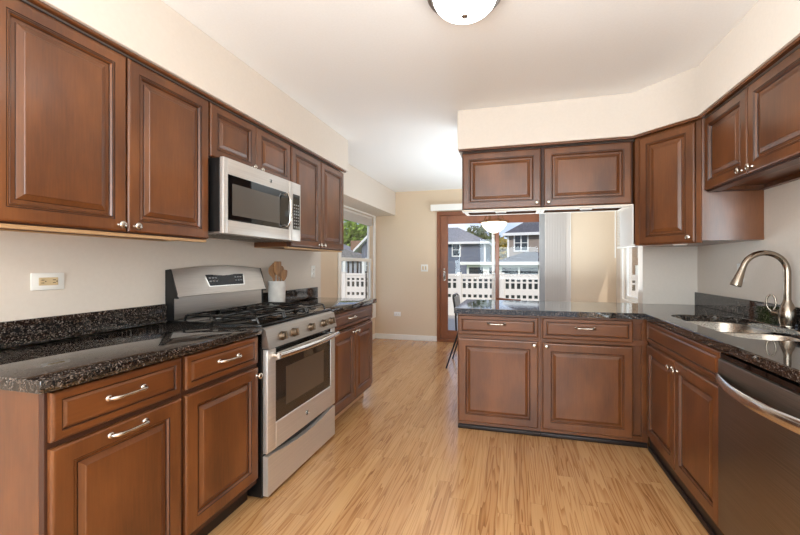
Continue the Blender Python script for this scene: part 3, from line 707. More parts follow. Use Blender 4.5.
# ------------------------------------------------------------------ range
def kitchen_range():
    y0 = 1.682; w = 0.762; XF = -1.246
    t = thing('gas_range', 'stainless freestanding gas range with black grates and glass oven door', 'range', (XF, y0, 0), LEFT)
    D = abs(XL - XF) - 0.004
    MB().box(0.0, w, 0.03, D, 0.012, 0.905, 0.003).box(0.04, 0.10, 0.06, 0.12, 0, 0.014, 0).box(w - 0.10, w - 0.04, 0.06, 0.12, 0, 0.014, 0).build('body', M['black'], t)
    # storage drawer with a scooped grip at its top edge
    d = MB(); n = 24; top = []
    for i in range(n + 1):
        x = 0.006 + (w - 0.012) * i / n; u = 2 * i / n - 1
        top.append((x, 0.228 - 0.030 * max(0, 1 - (u / 0.86) ** 2)))
    ra = [(0.006, 0.022)] + [(w - 0.006, 0.022)] + top[::-1]
    front = [(x, 0.0, z) for x, z in ra]; back = [(x, 0.0295, z) for x, z in ra]
    d.loops([back, front]); d.build('storage_drawer', M['steel_warm'], t, 25)
    # oven door
    zb, zt = 0.243, 0.788; wx0, wx1, wz0, wz1 = 0.075, 0.695, 0.385, 0.715
    o = MB()
    o.box(0.004, wx0, 0, 0.0295, zb, zt, 0.004, 2); o.box(wx1, w - 0.004, 0, 0.0295, zb, zt, 0.004, 2)
    o.box(wx0, wx1, 0, 0.0295, wz1 + 0.002, zt - 0.03, 0.003); o.box(wx0, wx1, 0, 0.0295, zb, wz0, 0.003)
    od = o.build('oven_door', M['steel_warm'], t)
    MB().box(0.03, w - 0.03, 0.002, 0.028, zt - 0.0295, zt, 0.002).build('vent_strip', M['black_gloss'], od)
    MB().box(wx0 - 0.002, wx1 + 0.002, 0.004, 0.026, wz0 - 0.002, wz1 + 0.004, 0.001).build('window', M['oven_glass'], od)
    MB().box(wx0 + 0.095, wx1 - 0.095, 0.0028, 0.0039, wz0 + 0.06, wz1 - 0.055, 0.0004).build('window_mesh', M['oven_inner'], od)
    hb = MB(); pts = []; rr = []
    for i in range(17):
        u = i / 16; x = 0.045 + (w - 0.09) * u
        pts.append((x, -0.040 - 0.026 * math.sin(PI * u), 0.752)); rr.append(0.0155)
    hb.tube(pts, rr, 12, True, 1.15); 
    for x in (0.06, w - 0.06): hb.tube([(x, 0.001, 0.752), (x, -0.044, 0.752)], [0.013, 0.011], 10)
    hb.build('handle', M['steel_bright'], od)
    e = MB(); e.lathe([(0.016, 0.0002), (0.016, 0.002), (0.0, 0.0024)], (w / 2 + 0.005, 0, 0.318), '-Y', 20); e.mi = 1
    e.torus((w / 2 + 0.005, -0.0022, 0.318), 0.0145, 0.0014, 20, 6, 'Y')
    q = w / 2 + 0.005
    e.tube([(q - 0.005, -0.003, 0.313), (q - 0.009, -0.003, 0.319), (q - 0.004, -0.003, 0.324), (q, -0.003, 0.318), (q + 0.005, -0.003, 0.324), (q + 0.009, -0.003, 0.319), (q + 0.004, -0.003, 0.312)], 0.0011, 6)
    e.build('emblem', [M['black'], M['steel_bright']], od)
    # slanted control fascia
    c = MB(); c.loops([[(x, -0.012, 0.795), (x, 0.028, 0.795), (x, 0.07, 0.903), (x, 0.030, 0.903), (x, 0.010, 0.892)] for x in (0.0, w)])
    cp = c.build('control_panel', M['steel'], t, 20)
    ang = math.atan2(0.022, 0.097)
    for kx in (0.130, 0.240, 0.425, 0.585, 0.690):
        T = Matrix.Translation((kx, -0.0015, 0.842)) @ Matrix.Rotation(-ang, 4, 'X')
        k = MB(T); k.lathe([(0.026, -0.004), (0.026, 0.003), (0.0235, 0.006), (0.0215, 0.022), (0.019, 0.025), (0, 0.0255)], (0, 0, 0), '-Y', 22)
        k.mi = 1; k.box(-0.0045, 0.0045, -0.034, -0.024, -0.021, 0.021, 0.002)
        k.build('knob', [M['antique'], M['antique']], cp)
    # cooktop
    ct = MB(); ct.box(-0.002, w + 0.002, 0.032, D, 0.9055, 0.922, 0.006, 2); ct.build('cooktop', M['enamel'], t)
    for bx, by, r in ((0.15, 0.19, 0.045), (0.15, 0.44, 0.036), (w / 2, 0.315, 0.05), (w - 0.15, 0.19, 0.05), (w - 0.15, 0.44, 0.032)):
        MB().lathe([(r + 0.012, 0), (r + 0.010, 0.006), (r, 0.008), (r, 0.013), (r - 0.006, 0.018), (0, 0.0185)], (bx, by, 0.9222), 'Z', 24).build('burner', M['iron'], t)
    gz = 0.952
    for g in range(3):
        x0 = 0.018 + g * 0.243; x1 = x0 + 0.240; g_ = MB(); ya, yb = 0.07, 0.555
        def bar(p, q, r=0.0065): g_.tube([p, q], r, 6)
        for x in (x0 + 0.007, x1 - 0.007):
            g_.tube([(x, ya, 0.9225), (x, ya + 0.012, gz - 0.004), (x, ya + 0.03, gz), (x, yb - 0.03, gz), (x, yb - 0.012, gz - 0.004), (x, yb, 0.9225)], 0.0068, 8)
        for y in (ya + 0.02, (ya + yb) / 2, yb - 0.02): bar((x0 + 0.007, y, gz), (x1 - 0.007, y, gz))
        xm = (x0 + x1) / 2
        for yc in (ya + 0.125, yb - 0.125):
            for sx in (-1, 1): g_.tube([(xm + sx * 0.113, yc, gz), (xm + sx * 0.06, yc, gz + 0.006), (xm + sx * 0.022, yc, gz + 0.004)], [0.0065, 0.006, 0.005], 6)
            for sy in (-1, 1): g_.tube([(xm, yc + sy * 0.115, gz), (xm, yc + sy * 0.06, gz + 0.006), (xm, yc + sy * 0.022, gz + 0.004)], [0.0065, 0.006, 0.005], 6)
        g_.build('grate', M['iron'], t)
    # backguard: upright lower panel, leaning arched upper panel with display
    MB().box(0.004, w - 0.004, D - 0.052, D - 0.001, 0.9225, 1.052, 0.003).build('backguard_base', M['steel'], t)
    b = MB(); n = 20; rings = []
    lo = [(0.0 + w * i / n, D - 0.085, 1.055) for i in range(n + 1)]
    hi = [(w * i / n, D - 0.035, 1.205 + 0.022 * (1 - (2 * i / n - 1) ** 2)) for i in range(n + 1)]
    hb2 = [(x, D - 0.001, z - 0.004) for x, y, z in hi]; lb = [(x, D - 0.001, 1.055) for x, y, z in lo]
    hm = [(x, y + 0.008, z + 0.004) for x, y, z in hi]
    b.loops([lo, hi, hm, hb2, lb, lo], False, False, closed=False)
    b.f([b.v(p) for p in (lo[0], hi[0], hm[0], hb2[0], lb[0])]); b.f([b.v(p) for p in (lo[-1], hi[-1], hm[-1], hb2[-1], lb[-1])])
    bg_ = b.build('backguard', M['steel'], t, 30)
    for xa, xb in ((-0.004, 0.0035), (w - 0.0035, w + 0.004)):
        MB().loops([[(x, D - 0.088, 1.045), (x, D - 0.001, 1.045), (x, D - 0.001, 1.206), (x, D - 0.036, 1.210)] for x in (xa, xb)]).box(xa, xb, D - 0.056, D - 0.001, 0.9225, 1.045, 0).build('end_cap', M['black'], bg_)
    ang = math.atan2(0.050, 0.150)
    T = Matrix.Translation((0, D - 0.085, 1.055)) @ Matrix.Rotation(-ang, 4, 'X')
    s = MB(T); s.loops([[(0.235, y, 0.045), (0.545, y, 0.045), (0.565, y, 0.128), (0.215, y, 0.128)] for y in (0.002, -0.0035)])
    s.mi = 1; s.loops([[(0.243, y, 0.050), (0.537, y, 0.050), (0.556, y, 0.123), (0.224, y, 0.123)] for y in (-0.003, -0.0045)])
    s.build('display', [M['steel_bright'], M['display']], bg_)
    for xs in (0.246, 0.466):
        s = MB(T)
        for r in range(2):
            for q in range(3): s.box(xs + q * 0.024, xs + 0.016 + q * 0.024, -0.0053, -0.0046, 0.075 + r * 0.022, 0.083 + r * 0.022, 0)
        s.build('key_print', M['key'], bg_)
kitchen_range()

# ------------------------------------------------------------------ crock of wooden utensils on the far counter
CX, CY = -1.814, 2.568
t = tag(MB().lathe([(0.050, 0.0), (0.058, 0.003), (0.063, 0.02), (0.0645, 0.10), (0.066, 0.183), (0.0675, 0.190), (0.0645, 0.194), (0.061, 0.190), (0.060, 0.10), (0.056, 0.012), (0, 0.010)], (0, 0, 0), 'Z', 32).build('utensil_crock', M['ceramic']),
        'pale ceramic utensil crock standing on the counter behind the range corner', 'crock'); t.location = (CX, CY, 0.9145)
def utensil(name, label, dx, dy, lean_x, lean_y, length, kind):
    """handle stands in the crock, head at the top"""
    b = MB(); base = Vector((dx, dy, 0.016)); top = base + Vector((lean_x, lean_y, length))
    P = [base.lerp(top, k) for k in (0, 0.3, 0.62, 0.70)]
    b.tube(P, [0.0055, 0.006, 0.0065, 0.007], 8)
    hd = (top - base).normalized(); n = 12
    c0 = base.lerp(top, 0.69); L = length * 0.33
    side = Vector((0.25, 0.97, 0)); side = (side - hd * side.dot(hd)).normalized(); nr = hd.cross(side)
    rings = []
    prof = {'spoon': [(0, .25), (.15, .6), (.35, .95), (.55, 1.0), (.75, .9), (.92, .55), (1, .12)], 'turner': [(0, .3), (.2, .75), (.3, .95), (.6, 1.0), (.9, 1.0), (.98, .97), (1, .8)], 'fork': [(0, .3), (.2, .7), (.45, .95), (.8, .9), (.95, .8), (1, .5)]}[kind]
    W_ = 0.033 if kind != 'turner' else 0.036
    for u, s in prof:
        c = c0 + hd * (L * u) + nr * (0.007 * math.sin(PI * u) if kind == 'spoon' else 0)
        rings.append([tuple(c + side * (W_ * s * math.cos(a)) + nr * (0.0045 * math.sin(a))) for a in (2 * PI * j / n for j in range(n))])
    b.loops(rings)
    o = b.build(name, M['spoon']); o.location = (CX, CY, 0.9145)
    tag(o, label, 'utensil', 'wooden utensils in the crock')
utensil('wooden_spoon', 'wooden spoon leaning out of the crock toward the range backguard', 0.006, -0.020, -0.004, -0.045, 0.300, 'spoon')
utensil('wooden_turner', 'broad square tipped wooden turner, tallest in the crock', 0.016, -0.012, 0.004, -0.006, 0.325, 'turner')
utensil('wooden_spoon', 'wooden spoon leaning out of the crock toward the window', -0.004, 0.014, 0.000, 0.058, 0.292, 'spoon')
utensil('wooden_spatula', 'short wooden spatula at the front of the crock', 0.020, 0.008, 0.022, 0.036, 0.262, 'fork')
utensil('wooden_spoon', 'wooden spoon standing at the rear of the crock against the wall', -0.026, -0.002, -0.014, 0.030, 0.318, 'spoon')

# ------------------------------------------------------------------ peninsula and sink run: base cabinets
PF = 2.78
base_cabinet('peninsula base cabinet with drawer and door at the open end', (-0.412, PF, 0), 0, 0.598, 0.62,
             [('drawer', 0.006, 0.580, 0.716, 0.856, ('pull', 0.288, 0.802)), ('door', 0.006, 0.580, 0.066, 0.686, ('knob', 0.552, 0.660))], z0=0.060, toe_recess=0.034, toe_strip=True)
base_cabinet('peninsula base cabinet with drawer and door next to the inside corner', (0.187, PF, 0), 0, 0.684, 0.62,
             [('drawer', 0.010, 0.590, 0.710, 0.856, ('pull', 0.292, 0.795)), ('door', 0.010, 0.590, 0.066, 0.680, ('knob', 0.036, 0.658))], z0=0.060, toe_recess=0.034, toe_strip=True)
SF = 0.853
base_cabinet('sink base cabinet with long false drawer over two doors', (SF, 2.778, 0), RIGHT, 0.918, XR - SF - 0.002,
             [('drawer', 0.004, 0.914, 0.726, 0.864, None), ('door', 0.006, 0.447, 0.105, 0.706, ('knob', 0.412, 0.660)), ('door', 0.455, 0.912, 0.105, 0.706, ('knob', 0.486, 0.660))], z0=0.095, toe_recess=0.022, toe_strip=True, hollow=True)

# L shaped counter with the sink cutout
def rrect(x0, x1, y0, y1, r, n=6):
    pts = []
    for cx, cy, a0 in ((x1 - r, y0 + r, -PI / 2), (x1 - r, y1 - r, 0), (x0 + r, y1 - r, PI / 2), (x0 + r, y0 + r, PI)):
        for i in range(n + 1):
            a = a0 + PI / 2 * i / n; pts.append((cx + r * math.cos(a), cy + r * math.sin(a)))
    return pts
def corner_counter():
    t = thing('countertop', 'dark granite countertop wrapping from the peninsula round to the sink', 'countertop', (0, 0, 0))
    bm = bmesh.new()
    outer = [(-0.432, 2.742), (0.838, 2.742), (0.838, 1.20), (1.429, 1.20), (1.429, 3.451), (1.033, 3.451), (1.033, 3.48), (-0.432, 3.48)]
    hole = rrect(0.958, 1.338, 1.905, 2.742, 0.10, 7)
    edges = []
    for loop in (outer, hole):
        vs = [bm.verts.new((x, y, 0.914)) for x, y in loop]
        for i in range(len(vs)): edges.append(bm.edges.new((vs[i], vs[(i + 1) % len(vs)])))
    r = bmesh.ops.triangle_fill(bm, edges=edges, use_beauty=True, use_dissolve=False)
    faces = [f for f in bm.faces]
    ex = bmesh.ops.extrude_face_region(bm, geom=faces)
    vv = [v for v in ex['geom'] if isinstance(v, bmesh.types.BMVert)]
    bmesh.ops.translate(bm, verts=vv, vec=(0, 0, -0.0385))
    bm.edges.ensure_lookup_table()
    bmesh.ops.recalc_face_normals(bm, faces=bm.faces)
    be = [e for e in bm.edges if len(e.link_faces) == 2 and all(abs(v.co.z - 0.914) < 1e-4 for v in e.verts) and e.calc_face_angle(0) > 1.0]
    bmesh.ops.bevel(bm, geom=be, offset=0.004, segments=2, affect='EDGES', profile=0.5)
    mb = MB(); mb.bm.free(); mb.bm = bm
    mb.build('slab', M['granite'], t, 20)
    MB().box(XR - 0.022, XR - 0.001, 1.21, 3.450, 0.9145, 1.016, 0.002).build('backsplash', M['granite'], t)
    return t
corner_counter()

def sink():
    t = thing('kitchen_sink', 'double bowl stainless sink set under the granite', 'sink', (1.148, 2.32, 0))
    for y0, y1 in ((1.90 - 2.32, 2.315 - 2.32), (2.338 - 2.32, 2.747 - 2.32)):
        b = MB(); x0, x1 = 0.953 - 1.148, 1.343 - 1.148
        def ring(i, z, r, n=6): return [(x, y, z) for x, y in rrect(x0 + i, x1 - i, y0 + i, y1 - i, r, n)]
        b.loops([ring(-0.008, 0.872, 0.108), ring(-0.008, 0.875, 0.108), ring(0.0, 0.875, 0.10), ring(0.004, 0.865, 0.10), ring(0.012, 0.74, 0.095), ring(0.03, 0.712, 0.09), ring(0.06, 0.704, 0.07), ring(0.13, 0.701, 0.03),
                 ], False, True)
        o = b.build('bowl', M['sink'], t, 50)
        MB().lathe([(0.045, 0.0), (0.043, 0.004), (0.034, 0.002), (0.030, -0.004 + 0.005), (0.0, 0.0012)], ((x0 + x1) / 2, (y0 + y1) / 2, 0.7015), 'Z', 24).build('drain', M['steel_bright'], o)
    MB().box(0.96 - 1.148, 1.335 - 1.148, 2.318 - 2.32, 2.335 - 2.32, 0.78, 0.868, 0.006, 2).build('divider', M['sink'], t)
sink()

def faucet():
    fx, fy = 1.3695, 2.335
    t = thing('kitchen_faucet', 'brushed nickel gooseneck pull down faucet at the sink', 'faucet', (fx, fy, 0.9145))
    MB().lathe([(0.0295, 0.0), (0.0302, 0.004), (0.0285, 0.008)], (0, 0, 0), 'Z', 28).build('base_ring', M['faucet'], t)
    MB().lathe([(0.0285, 0.0081), (0.034, 0.03), (0.036, 0.055), (0.034, 0.085), (0.026, 0.112), (0.0185, 0.130), (0.0165, 0.140)], (0, 0, 0), 'Z', 28).build('body', M['faucet'], t)
    R = 0.098; pts = [(0, 0, 0.1402), (0, 0, 0.20), (0, 0, 0.285)]
    for k in range(1, 15):
        a = PI * k / 14 * 0.90
        pts.append((-R + R * math.cos(a), 0, 0.285 + R * math.sin(a)))
    a = PI * 0.9; dx, dz = -math.sin(a), math.cos(a)
    last = Vector(pts[-1]); tip = last + Vector((-0.31, 0, -0.95)).normalized() * 0.012
    pts.append(tuple(tip))
    MB().tube(pts, [0.0155] * 3 + [0.0145] * (len(pts) - 3), 16).build('spout', M['faucet'], t)
    dr = Vector((-0.33, 0, -0.94)).normalized(); p = [tip + dr * s for s in (0.0005, 0.02, 0.055, 0.09, 0.10)]
    sp = MB(); sp.tube(p, [0.0155, 0.0165, 0.021, 0.026, 0.0255], 18); so = sp.build('spray_head', M['faucet'], t)
    b = MB(); c = tip + dr * 0.05; b.tube([c + Vector((0.012, 0.016, 0.02)), c + Vector((0.014, 0.019, -0.012))], [0.006, 0.006], 8); b.build('spray_button', M['black'], so)
    # loop lever on the side
    hd = Vector((-0.62, 0.78, 0)).normalized()
    MB().tube([tuple(hd * 0.030 + Vector((0, 0, 0.062))), tuple(hd * 0.062 + Vector((0, 0, 0.068)))], [0.019, 0.0165], 16).build('lever_hub', M['faucet'], t)
    c = hd * 0.066 + Vector((0, 0, 0.068)); lp = []
    for k in range(19):
        a = -PI * 0.5 + 2 * PI * k / 18 * 0.92
        lp.append(tuple(c + Vector((0, 0, 0.052)) + Vector((hd.x * 0.4 - 0.3, 0.4, 0)).normalized() * (0.019 * math.cos(a)) + Vector((0, 0, 0.042 * math.sin(a)))))
    MB().tube([tuple(c)] + lp, 0.0045, 8).build('lever', M['faucet'], t)
faucet()

def dishwasher():
    y1 = 1.856; w = 0.60
    t = thing('dishwasher', 'stainless dishwasher with a bowed bar handle under the sink counter', 'dishwasher', (SF - 0.012, y1, 0), RIGHT)
    MB().box(0.003, w - 0.003, 0.05, 0.58, 0.115, 0.868, 0.002).build('tub', M['black'], t)
    d = MB(); d.box(0.004, w - 0.004, 0.0, 0.049, 0.118, 0.838, 0.006, 2); do = d.build('door', M['dw_steel'], t)
    MB().box(0.006, w - 0.006, 0.008, 0.0485, 0.8385, 0.862, 0.002).build('control_strip', M['black_gloss'], t)
    MB().box(0.004, w - 0.004, 0.045, 0.0495, 0.012, 0.1145, 0.001).build('kick_plate', M['black'], t)
    h = MB(); n = 24; rings = []
    for i in range(n + 1):
        u = i / n; x = 0.012 + (w - 0.024) * u; s = math.sin(PI * u); y = -0.004 - 0.048 * s ** 0.8; zc = 0.757
        hh = 0.024 - 0.003 * s
        rings.append([(x, y, zc + hh), (x, y - 0.006, zc + hh * 0.7), (x, y - 0.008, zc), (x, y - 0.006, zc - hh * 0.7), (x, y, zc - hh), (x, y + 0.006, zc - hh * 0.6), (x, y + 0.007, zc), (x, y + 0.006, zc + hh * 0.6)])
    h.loops(rings); h.build('handle', M['steel_bright'], do, 50)
dishwasher()

# ------------------------------------------------------------------ peninsula and sink run: wall cabinets
QF = 2.95
wall_cabinet('single door wall cabinet hung over the open end of the peninsula', (-0.402, QF, 1.672), 0, 0.606, UT - 1.672, 0.335,
             [(0.008, 0.598)], rim='rim_cream', knobs=[(0, 0.470 + 0.100, 0.034)])
wall_cabinet('single door wall cabinet over the peninsula, joined to the corner cabinet', (0.2065, QF, 1.672), 0, 0.618, UT - 1.672, 0.335,
             [(0.014, 0.608)], rim='rim_cream', knobs=[(0, 0.046, 0.034)])
def corner_cabinet():
    A = Vector((0.828, 2.938)); B = Vector((1.112, 2.632)); w = (B - A).length; ang = math.atan2(B.y - A.y, B.x - A.x)
    z0, h = 1.372, UT - 1.372
    t = thing('corner_cabinet', 'tall angled corner wall cabinet beside the sink wall', 'cabinet', (A.x, A.y, z0), ang)
    inv = Matrix.Rotation(-ang, 2)
    def loc(x, y):
        q = inv @ (Vector((x, y)) - A); return (q.x, q.y)
    off = [(A.x + 0.015, A.y + 0.016), (B.x + 0.015, B.y + 0.016)]
    poly = [loc(*p) for p in (off[0], (off[1][0], 2.628), (XR - 0.002, 2.628), (XR - 0.002, 3.449), (1.036, 3.449), (1.036, 3.285), (0.828, 3.285))]
    b = MB(); b.prism(poly, 0.012, h); b.build('body', M['wood'], t)
    q = MB(); q.prism([loc(*p) for p in ((0.822, 2.955), (0.8275, 2.955), (0.8275, 3.284), (0.822, 3.284))], 0.002, 0.296); q.build('side_panel', M['white'], t)
    f = MB(); f.box(0.004, 0.036, 0.0, 0.0195, -0.002, h, 0.002); f.box(w - 0.030, w - 0.002, 0.0, 0.0195, -0.002, h, 0.002); f.box(0.036, w - 0.03, 0.008, 0.0195, h - 0.02, h, 0.001); f.box(0.036, w - 0.03, 0.006, 0.0195, -0.002, 0.012, 0.001)
    f.build('face_frame', M['wood'], t)
    d = MB().panel(0.040, w - 0.034, 0.006, h - 0.014, [(i, y - 0.012) for i, y in PROF], 0.006, GROOVE).build('door', [M['wood'], M['groove_tone']], t)
    k = MB(Matrix.Translation((0, -0.012, 0))); k.lathe([(0.0085, -0.002), (0.0085, 0.001), (0.0055, 0.004), (0.005, 0.010), (0.009, 0.014), (0.0145, 0.0175), (0.0160, 0.021), (0.0150, 0.0245), (0.010, 0.0275), (0.0, 0.0285)], (w - 0.062, 0.0, 0.036), '-Y', 20)
    k.build('knob', M['nickel'], d)
corner_cabinet()
RF = 1.115
wall_cabinet('two door wall cabinet above the sink', (RF, 2.626, 1.682), RIGHT, 0.914, UT - 1.682, XR - RF - 0.002,
             [(0.014, 0.436), (0.446, 0.906)], rim='wood_dark', knobs=[(0, 0.398, 0.030), (1, 0.484, 0.030)])
tr = MB()
tr.prism([(-0.42, 2.917), (0.809, 2.917), (1.097, 2.614), (1.097, 0.30), (1.12, 0.30), (1.12, 2.64), (0.832, 2.945), (-0.42, 2.945)], 2.1285, SZ - 0.0005)
struct('trim_2', tr, M['wood_h'], 'brown trim strip along the top of the peninsula and sink cabinets')

def undercab(label, loc, rz, w=0.085):
    t = thing('undercabinet_light', label, 'light fixture', loc, rz, 'small fixtures under the wall cabinets')
    MB().box(-w / 2, w / 2, -0.022, 0.022, -0.020, -0.0005, 0.007, 2).build('housing', M['white_plastic'], t)
    MB().box(-w / 2 + 0.012, w / 2 - 0.012, -0.012, 0.012, -0.023, -0.0205, 0.001).build('lens', M['chair_pad'], t)
undercab('small white light fixture under the open end peninsula wall cabinet', (-0.10, QF + 0.045, 1.6655), 0)
undercab('small white light fixture under the peninsula wall cabinet near the corner', (0.52, QF + 0.045, 1.6655), 0)
undercab('small white light fixture under the wall cabinet above the sink', (1.20, 2.035, 1.703), RIGHT, 0.11)
undercab('small white light fixture under the angled corner cabinet', (1.06, 2.80, 1.383), -PI / 4, 0.075)

# ------------------------------------------------------------------ lamps
t = thing('ceiling_light', 'flush ceiling light with frosted bowl and nickel ring', 'lamp', (-0.205, 1.60, CEIL))
MB().lathe([(0.152, -0.0005), (0.164, -0.010), (0.168, -0.034), (0.162, -0.054), (0.150, -0.062), (0.138, -0.058)], (0, 0, 0), 'Z', 48, False).build('ring', M['ring_metal'], t)
MB().lathe([(0.1375, -0.050)] + [(0.137 * math.cos(a), -0.058 - 0.078 * math.sin(a)) for a in (PI / 2 * k / 12 for k in range(13))][:-1] + [(0.0005, -0.136)], (0, 0, 0), 'Z', 48).build('lamp_shade', M['lamp_glass'], t)
MB().lathe([(0.0, -0.160), (0.004, -0.158), (0.005, -0.152), (0.003, -0.148), (0.012, -0.145), (0.0145, -0.141), (0.012, -0.1365)], (0, 0, 0), 'Z', 20).build('finial', M['ring_metal'], t)

PX, PY = -0.235, 4.60
t = thing('pendant_light', 'bronze pendant with glowing alabaster bowl hanging beyond the peninsula', 'lamp', (PX, PY, 1.62))
MB().lathe([(0.0, 0.0), (0.02, 0.0015), (0.06, 0.016), (0.105, 0.045), (0.140, 0.085), (0.155, 0.128), (0.1515, 0.130), (0.136, 0.088), (0.10, 0.050), (0.055, 0.022), (0.0, 0.008)], (0, 0, 0), 'Z', 40).build('lamp_shade', M['pend_glass'], t)
b = MB(); b.torus((0, 0, 0.137), 0.155, 0.008, 40, 8)
b.torus((0, 0, 0.158), 0.12, 0.005, 32, 8)
for k in range(6):
    a = PI / 3 * k; ca, sa = math.cos(a), math.sin(a)
    b.tube([(0.163 * ca, 0.163 * sa, 0.150), (0.178 * ca, 0.178 * sa, 0.142), (0.172 * ca, 0.172 * sa, 0.128), (0.160 * ca, 0.160 * sa, 0.132)], 0.007, 8)
    b.tube([(0.155 * ca, 0.155 * sa, 0.14), (0.12 * ca, 0.12 * sa, 0.158), (0.08 * ca, 0.08 * sa, 0.24), (0.02 * ca, 0.02 * sa, 0.34)], 0.006, 8)
b.build('frame', M['bronze'], t)
MB().lathe([(0.0, -0.020), (0.006, -0.018), (0.008, -0.010), (0.004, -0.006), (0.012, -0.002)], (0, 0, 0), 'Z', 16).build('finial', M['bronze'], t)
MB().tube([(0, 0, 0.33), (0, 0, 0.80)], 0.007, 8).build('stem', M['bronze'], t)
MB().lathe([(0.012, 0.795), (0.055, 0.805), (0.062, 0.824)], (0, 0, 0), 'Z', 24).build('canopy', M['bronze'], t)

# ------------------------------------------------------------------ dining chairs glimpsed past the peninsula
def chair_metal():
    t = thing('dining_chair', 'black metal chair with splayed legs and grey back beyond the peninsula end', 'chair', (-0.55, 4.62, 0), math.radians(90))
    MB().box(-0.21, 0.21, -0.23, 0.10, 0.445, 0.475, 0.012, 2).build('seat', M['chair_pad'], t)
    for sx, sy in ((-1, -1), (1, -1), (-1, 1), (1, 1)):
        MB().tube([(sx * 0.17, sy * 0.15 - 0.06, 0.446), (sx * 0.24, sy * 0.235, 0.0)], [0.012, 0.009], 10).build('leg', M['chair_metal'], t)
    fr = MB(); fr.tube([(-0.20, 0.12, 0.45), (-0.21, 0.125, 0.65), (-0.20, 0.155, 0.84), (-0.14, 0.165, 0.865), (0.14, 0.165, 0.865), (0.20, 0.155, 0.84), (0.21, 0.125, 0.65), (0.20, 0.12, 0.45)], 0.011, 10)
    fr.build('back_frame', M['chair_metal'], t)
    p = MB(); p.loops([[(-0.19, 0.122, 0.62), (0.19, 0.122, 0.62), (0.19, 0.150, 0.845), (-0.19, 0.150, 0.845)], [(-0.19, 0.110, 0.622), (0.19, 0.110, 0.622), (0.19, 0.137, 0.845), (-0.19, 0.137, 0.845)]]); p.build('backrest', M['chair_pad'], t)
chair_metal()
def chair_wood():
    t = thing('dining_chair', 'brown wooden chair whose curved top rail shows above the peninsula counter', 'chair', (-0.035, 4.16, 0), math.radians(176))
    MB().box(-0.21, 0.21, -0.20, 0.20, 0.43, 0.455, 0.01, 2).build('seat', M['door_wood'], t)
    for sx in (-1, 1):
        MB().tube([(sx * 0.18, -0.17, 0.4305), (sx * 0.19, -0.18, 0.0)], [0.018, 0.013], 10).build('leg', M['door_wood'], t)
        MB().tube([(sx * 0.18, 0.22, 0.0), (sx * 0.16, 0.205, 0.45), (sx * 0.115, 0.26, 0.86)], [0.015, 0.018, 0.014], 10).build('leg', M['door_wood'], t)
        MB().tube([(sx * 0.07, 0.205, 0.456), (sx * 0.07, 0.26, 0.835)], 0.008, 8).build('spindle', M['door_wood'], t)
    r = MB(); rings = []
    for i in range(9):
        u = i / 8 * 2 - 1; x = u * 0.20; y = 0.245 + 0.03 * (1 - u * u)
        rings.append([(x * 0.6, y, 0.835), (x * 0.6, y + 0.022, 0.835), (x * 0.6, y + 0.026, 0.893 + 0.008 * u), (x * 0.6, y + 0.006, 0.893 + 0.008 * u)])
    r.loops(rings); r.build('top_rail', M['door_wood'], t)
chair_wood()

# ------------------------------------------------------------------ outside
struct('ground', MB().box(-60, 60, 9.9, 90, -1.62, -1.5, 0).box(-60, -2.42, 0, 9.9, -1.62, -1.5, 0).box(1.6, 60, 0, 9.9, -1.62, -1.5, 0), M['grass'], 'lawn around the houses')
struct('terrace', MB().box(-7.5, 4.0, 6.05, 9.9, -0.20, -0.08, 0), M['deck'], 'grey deck outside the patio door')

def fence():
    t = thing('privacy_fence', 'cream vinyl privacy fence with small openings along its top, beyond the patio door', 'fence', (0, 9.6, -0.08))
    px = [-6.77 + 1.08 * k for k in range(10)]
    for x in px: MB().box(x - 0.055, x + 0.055, -0.055, 0.055, 0, 1.10, 0.006).box(x - 0.065, x + 0.065, -0.065, 0.065, 1.10, 1.125, 0.01).build('post', M['vinyl'], t)
    for a, b_ in zip(px, px[1:]):
        x0, x1 = a + 0.056, b_ - 0.056; m = MB()
        m.box(x0, x1, -0.03, 0.03, 1.02, 1.085, 0.006)
        for z0, z1 in ((0.955, 1.02), (0.855, 0.895), (0.64, 0.715), (0.0, 0.48)): m.box(x0, x1, -0.018, 0.018, z0, z1, 0.003)
        m.box(x0, x1, -0.018, 0.018, 0.56, 0.64, 0.003)
        n = 7; p = (x1 - x0) / n
        for i in range(n + 1):
            xc = x0 + i * p
            wv = 0.028
            xa, xb = max(x0, xc - wv), min(x1, xc + wv)
            m.box(xa, xb, -0.014, 0.014, 0.894, 0.956, 0); m.box(xa, xb, -0.014, 0.014, 0.714, 0.856, 0)
            m.box(xa, xb, -0.014, 0.014, 0.479, 0.561, 0)
        m.build('panel', M['vinyl'], t)
fence()
# dark clipped hedge behind the fence
def hedge():
    m = MB(); rng = random.Random(5)
    nx, nz = 60, 6
    rings = []
    for i in range(nx + 1):
        x = -8 + 12.5 * i / nx; ring = []
        for j in range(12):
            a = 2 * PI * j / 12
            ring.append((x, 11.0 + 0.45 * math.cos(a) * rng.uniform(.85, 1.1), -0.35 + 1.25 * math.sin(a) * rng.uniform(.92, 1.02)))
        rings.append(ring)
    m.loops(rings); o = m.build('hedge', M['hedge']); tag(o, 'dark green hedge showing through the fence openings', 'hedge')
hedge()
def handrail():
    t = thing('stair_handrail', 'black iron handrail with balusters on the deck stair beyond the recess window', 'handrail', (-3.22, 8.0, -0.08))
    b = MB(); b.tube([(-0.10, 0, 1.15), (-0.02, 0, 1.15), (0.10, 0, 0.72), (0.22, 0, 0.30)], 0.022, 8); b.build('rail', M['chair_metal'], t)
    for x, z in ((-0.08, 1.15), (0.0, 1.10), (0.08, 0.80)): MB().tube([(x, 0, 0.0), (x + 0.0, 0, z)], 0.018, 8).build('baluster', M['chair_metal'], t)
handrail()
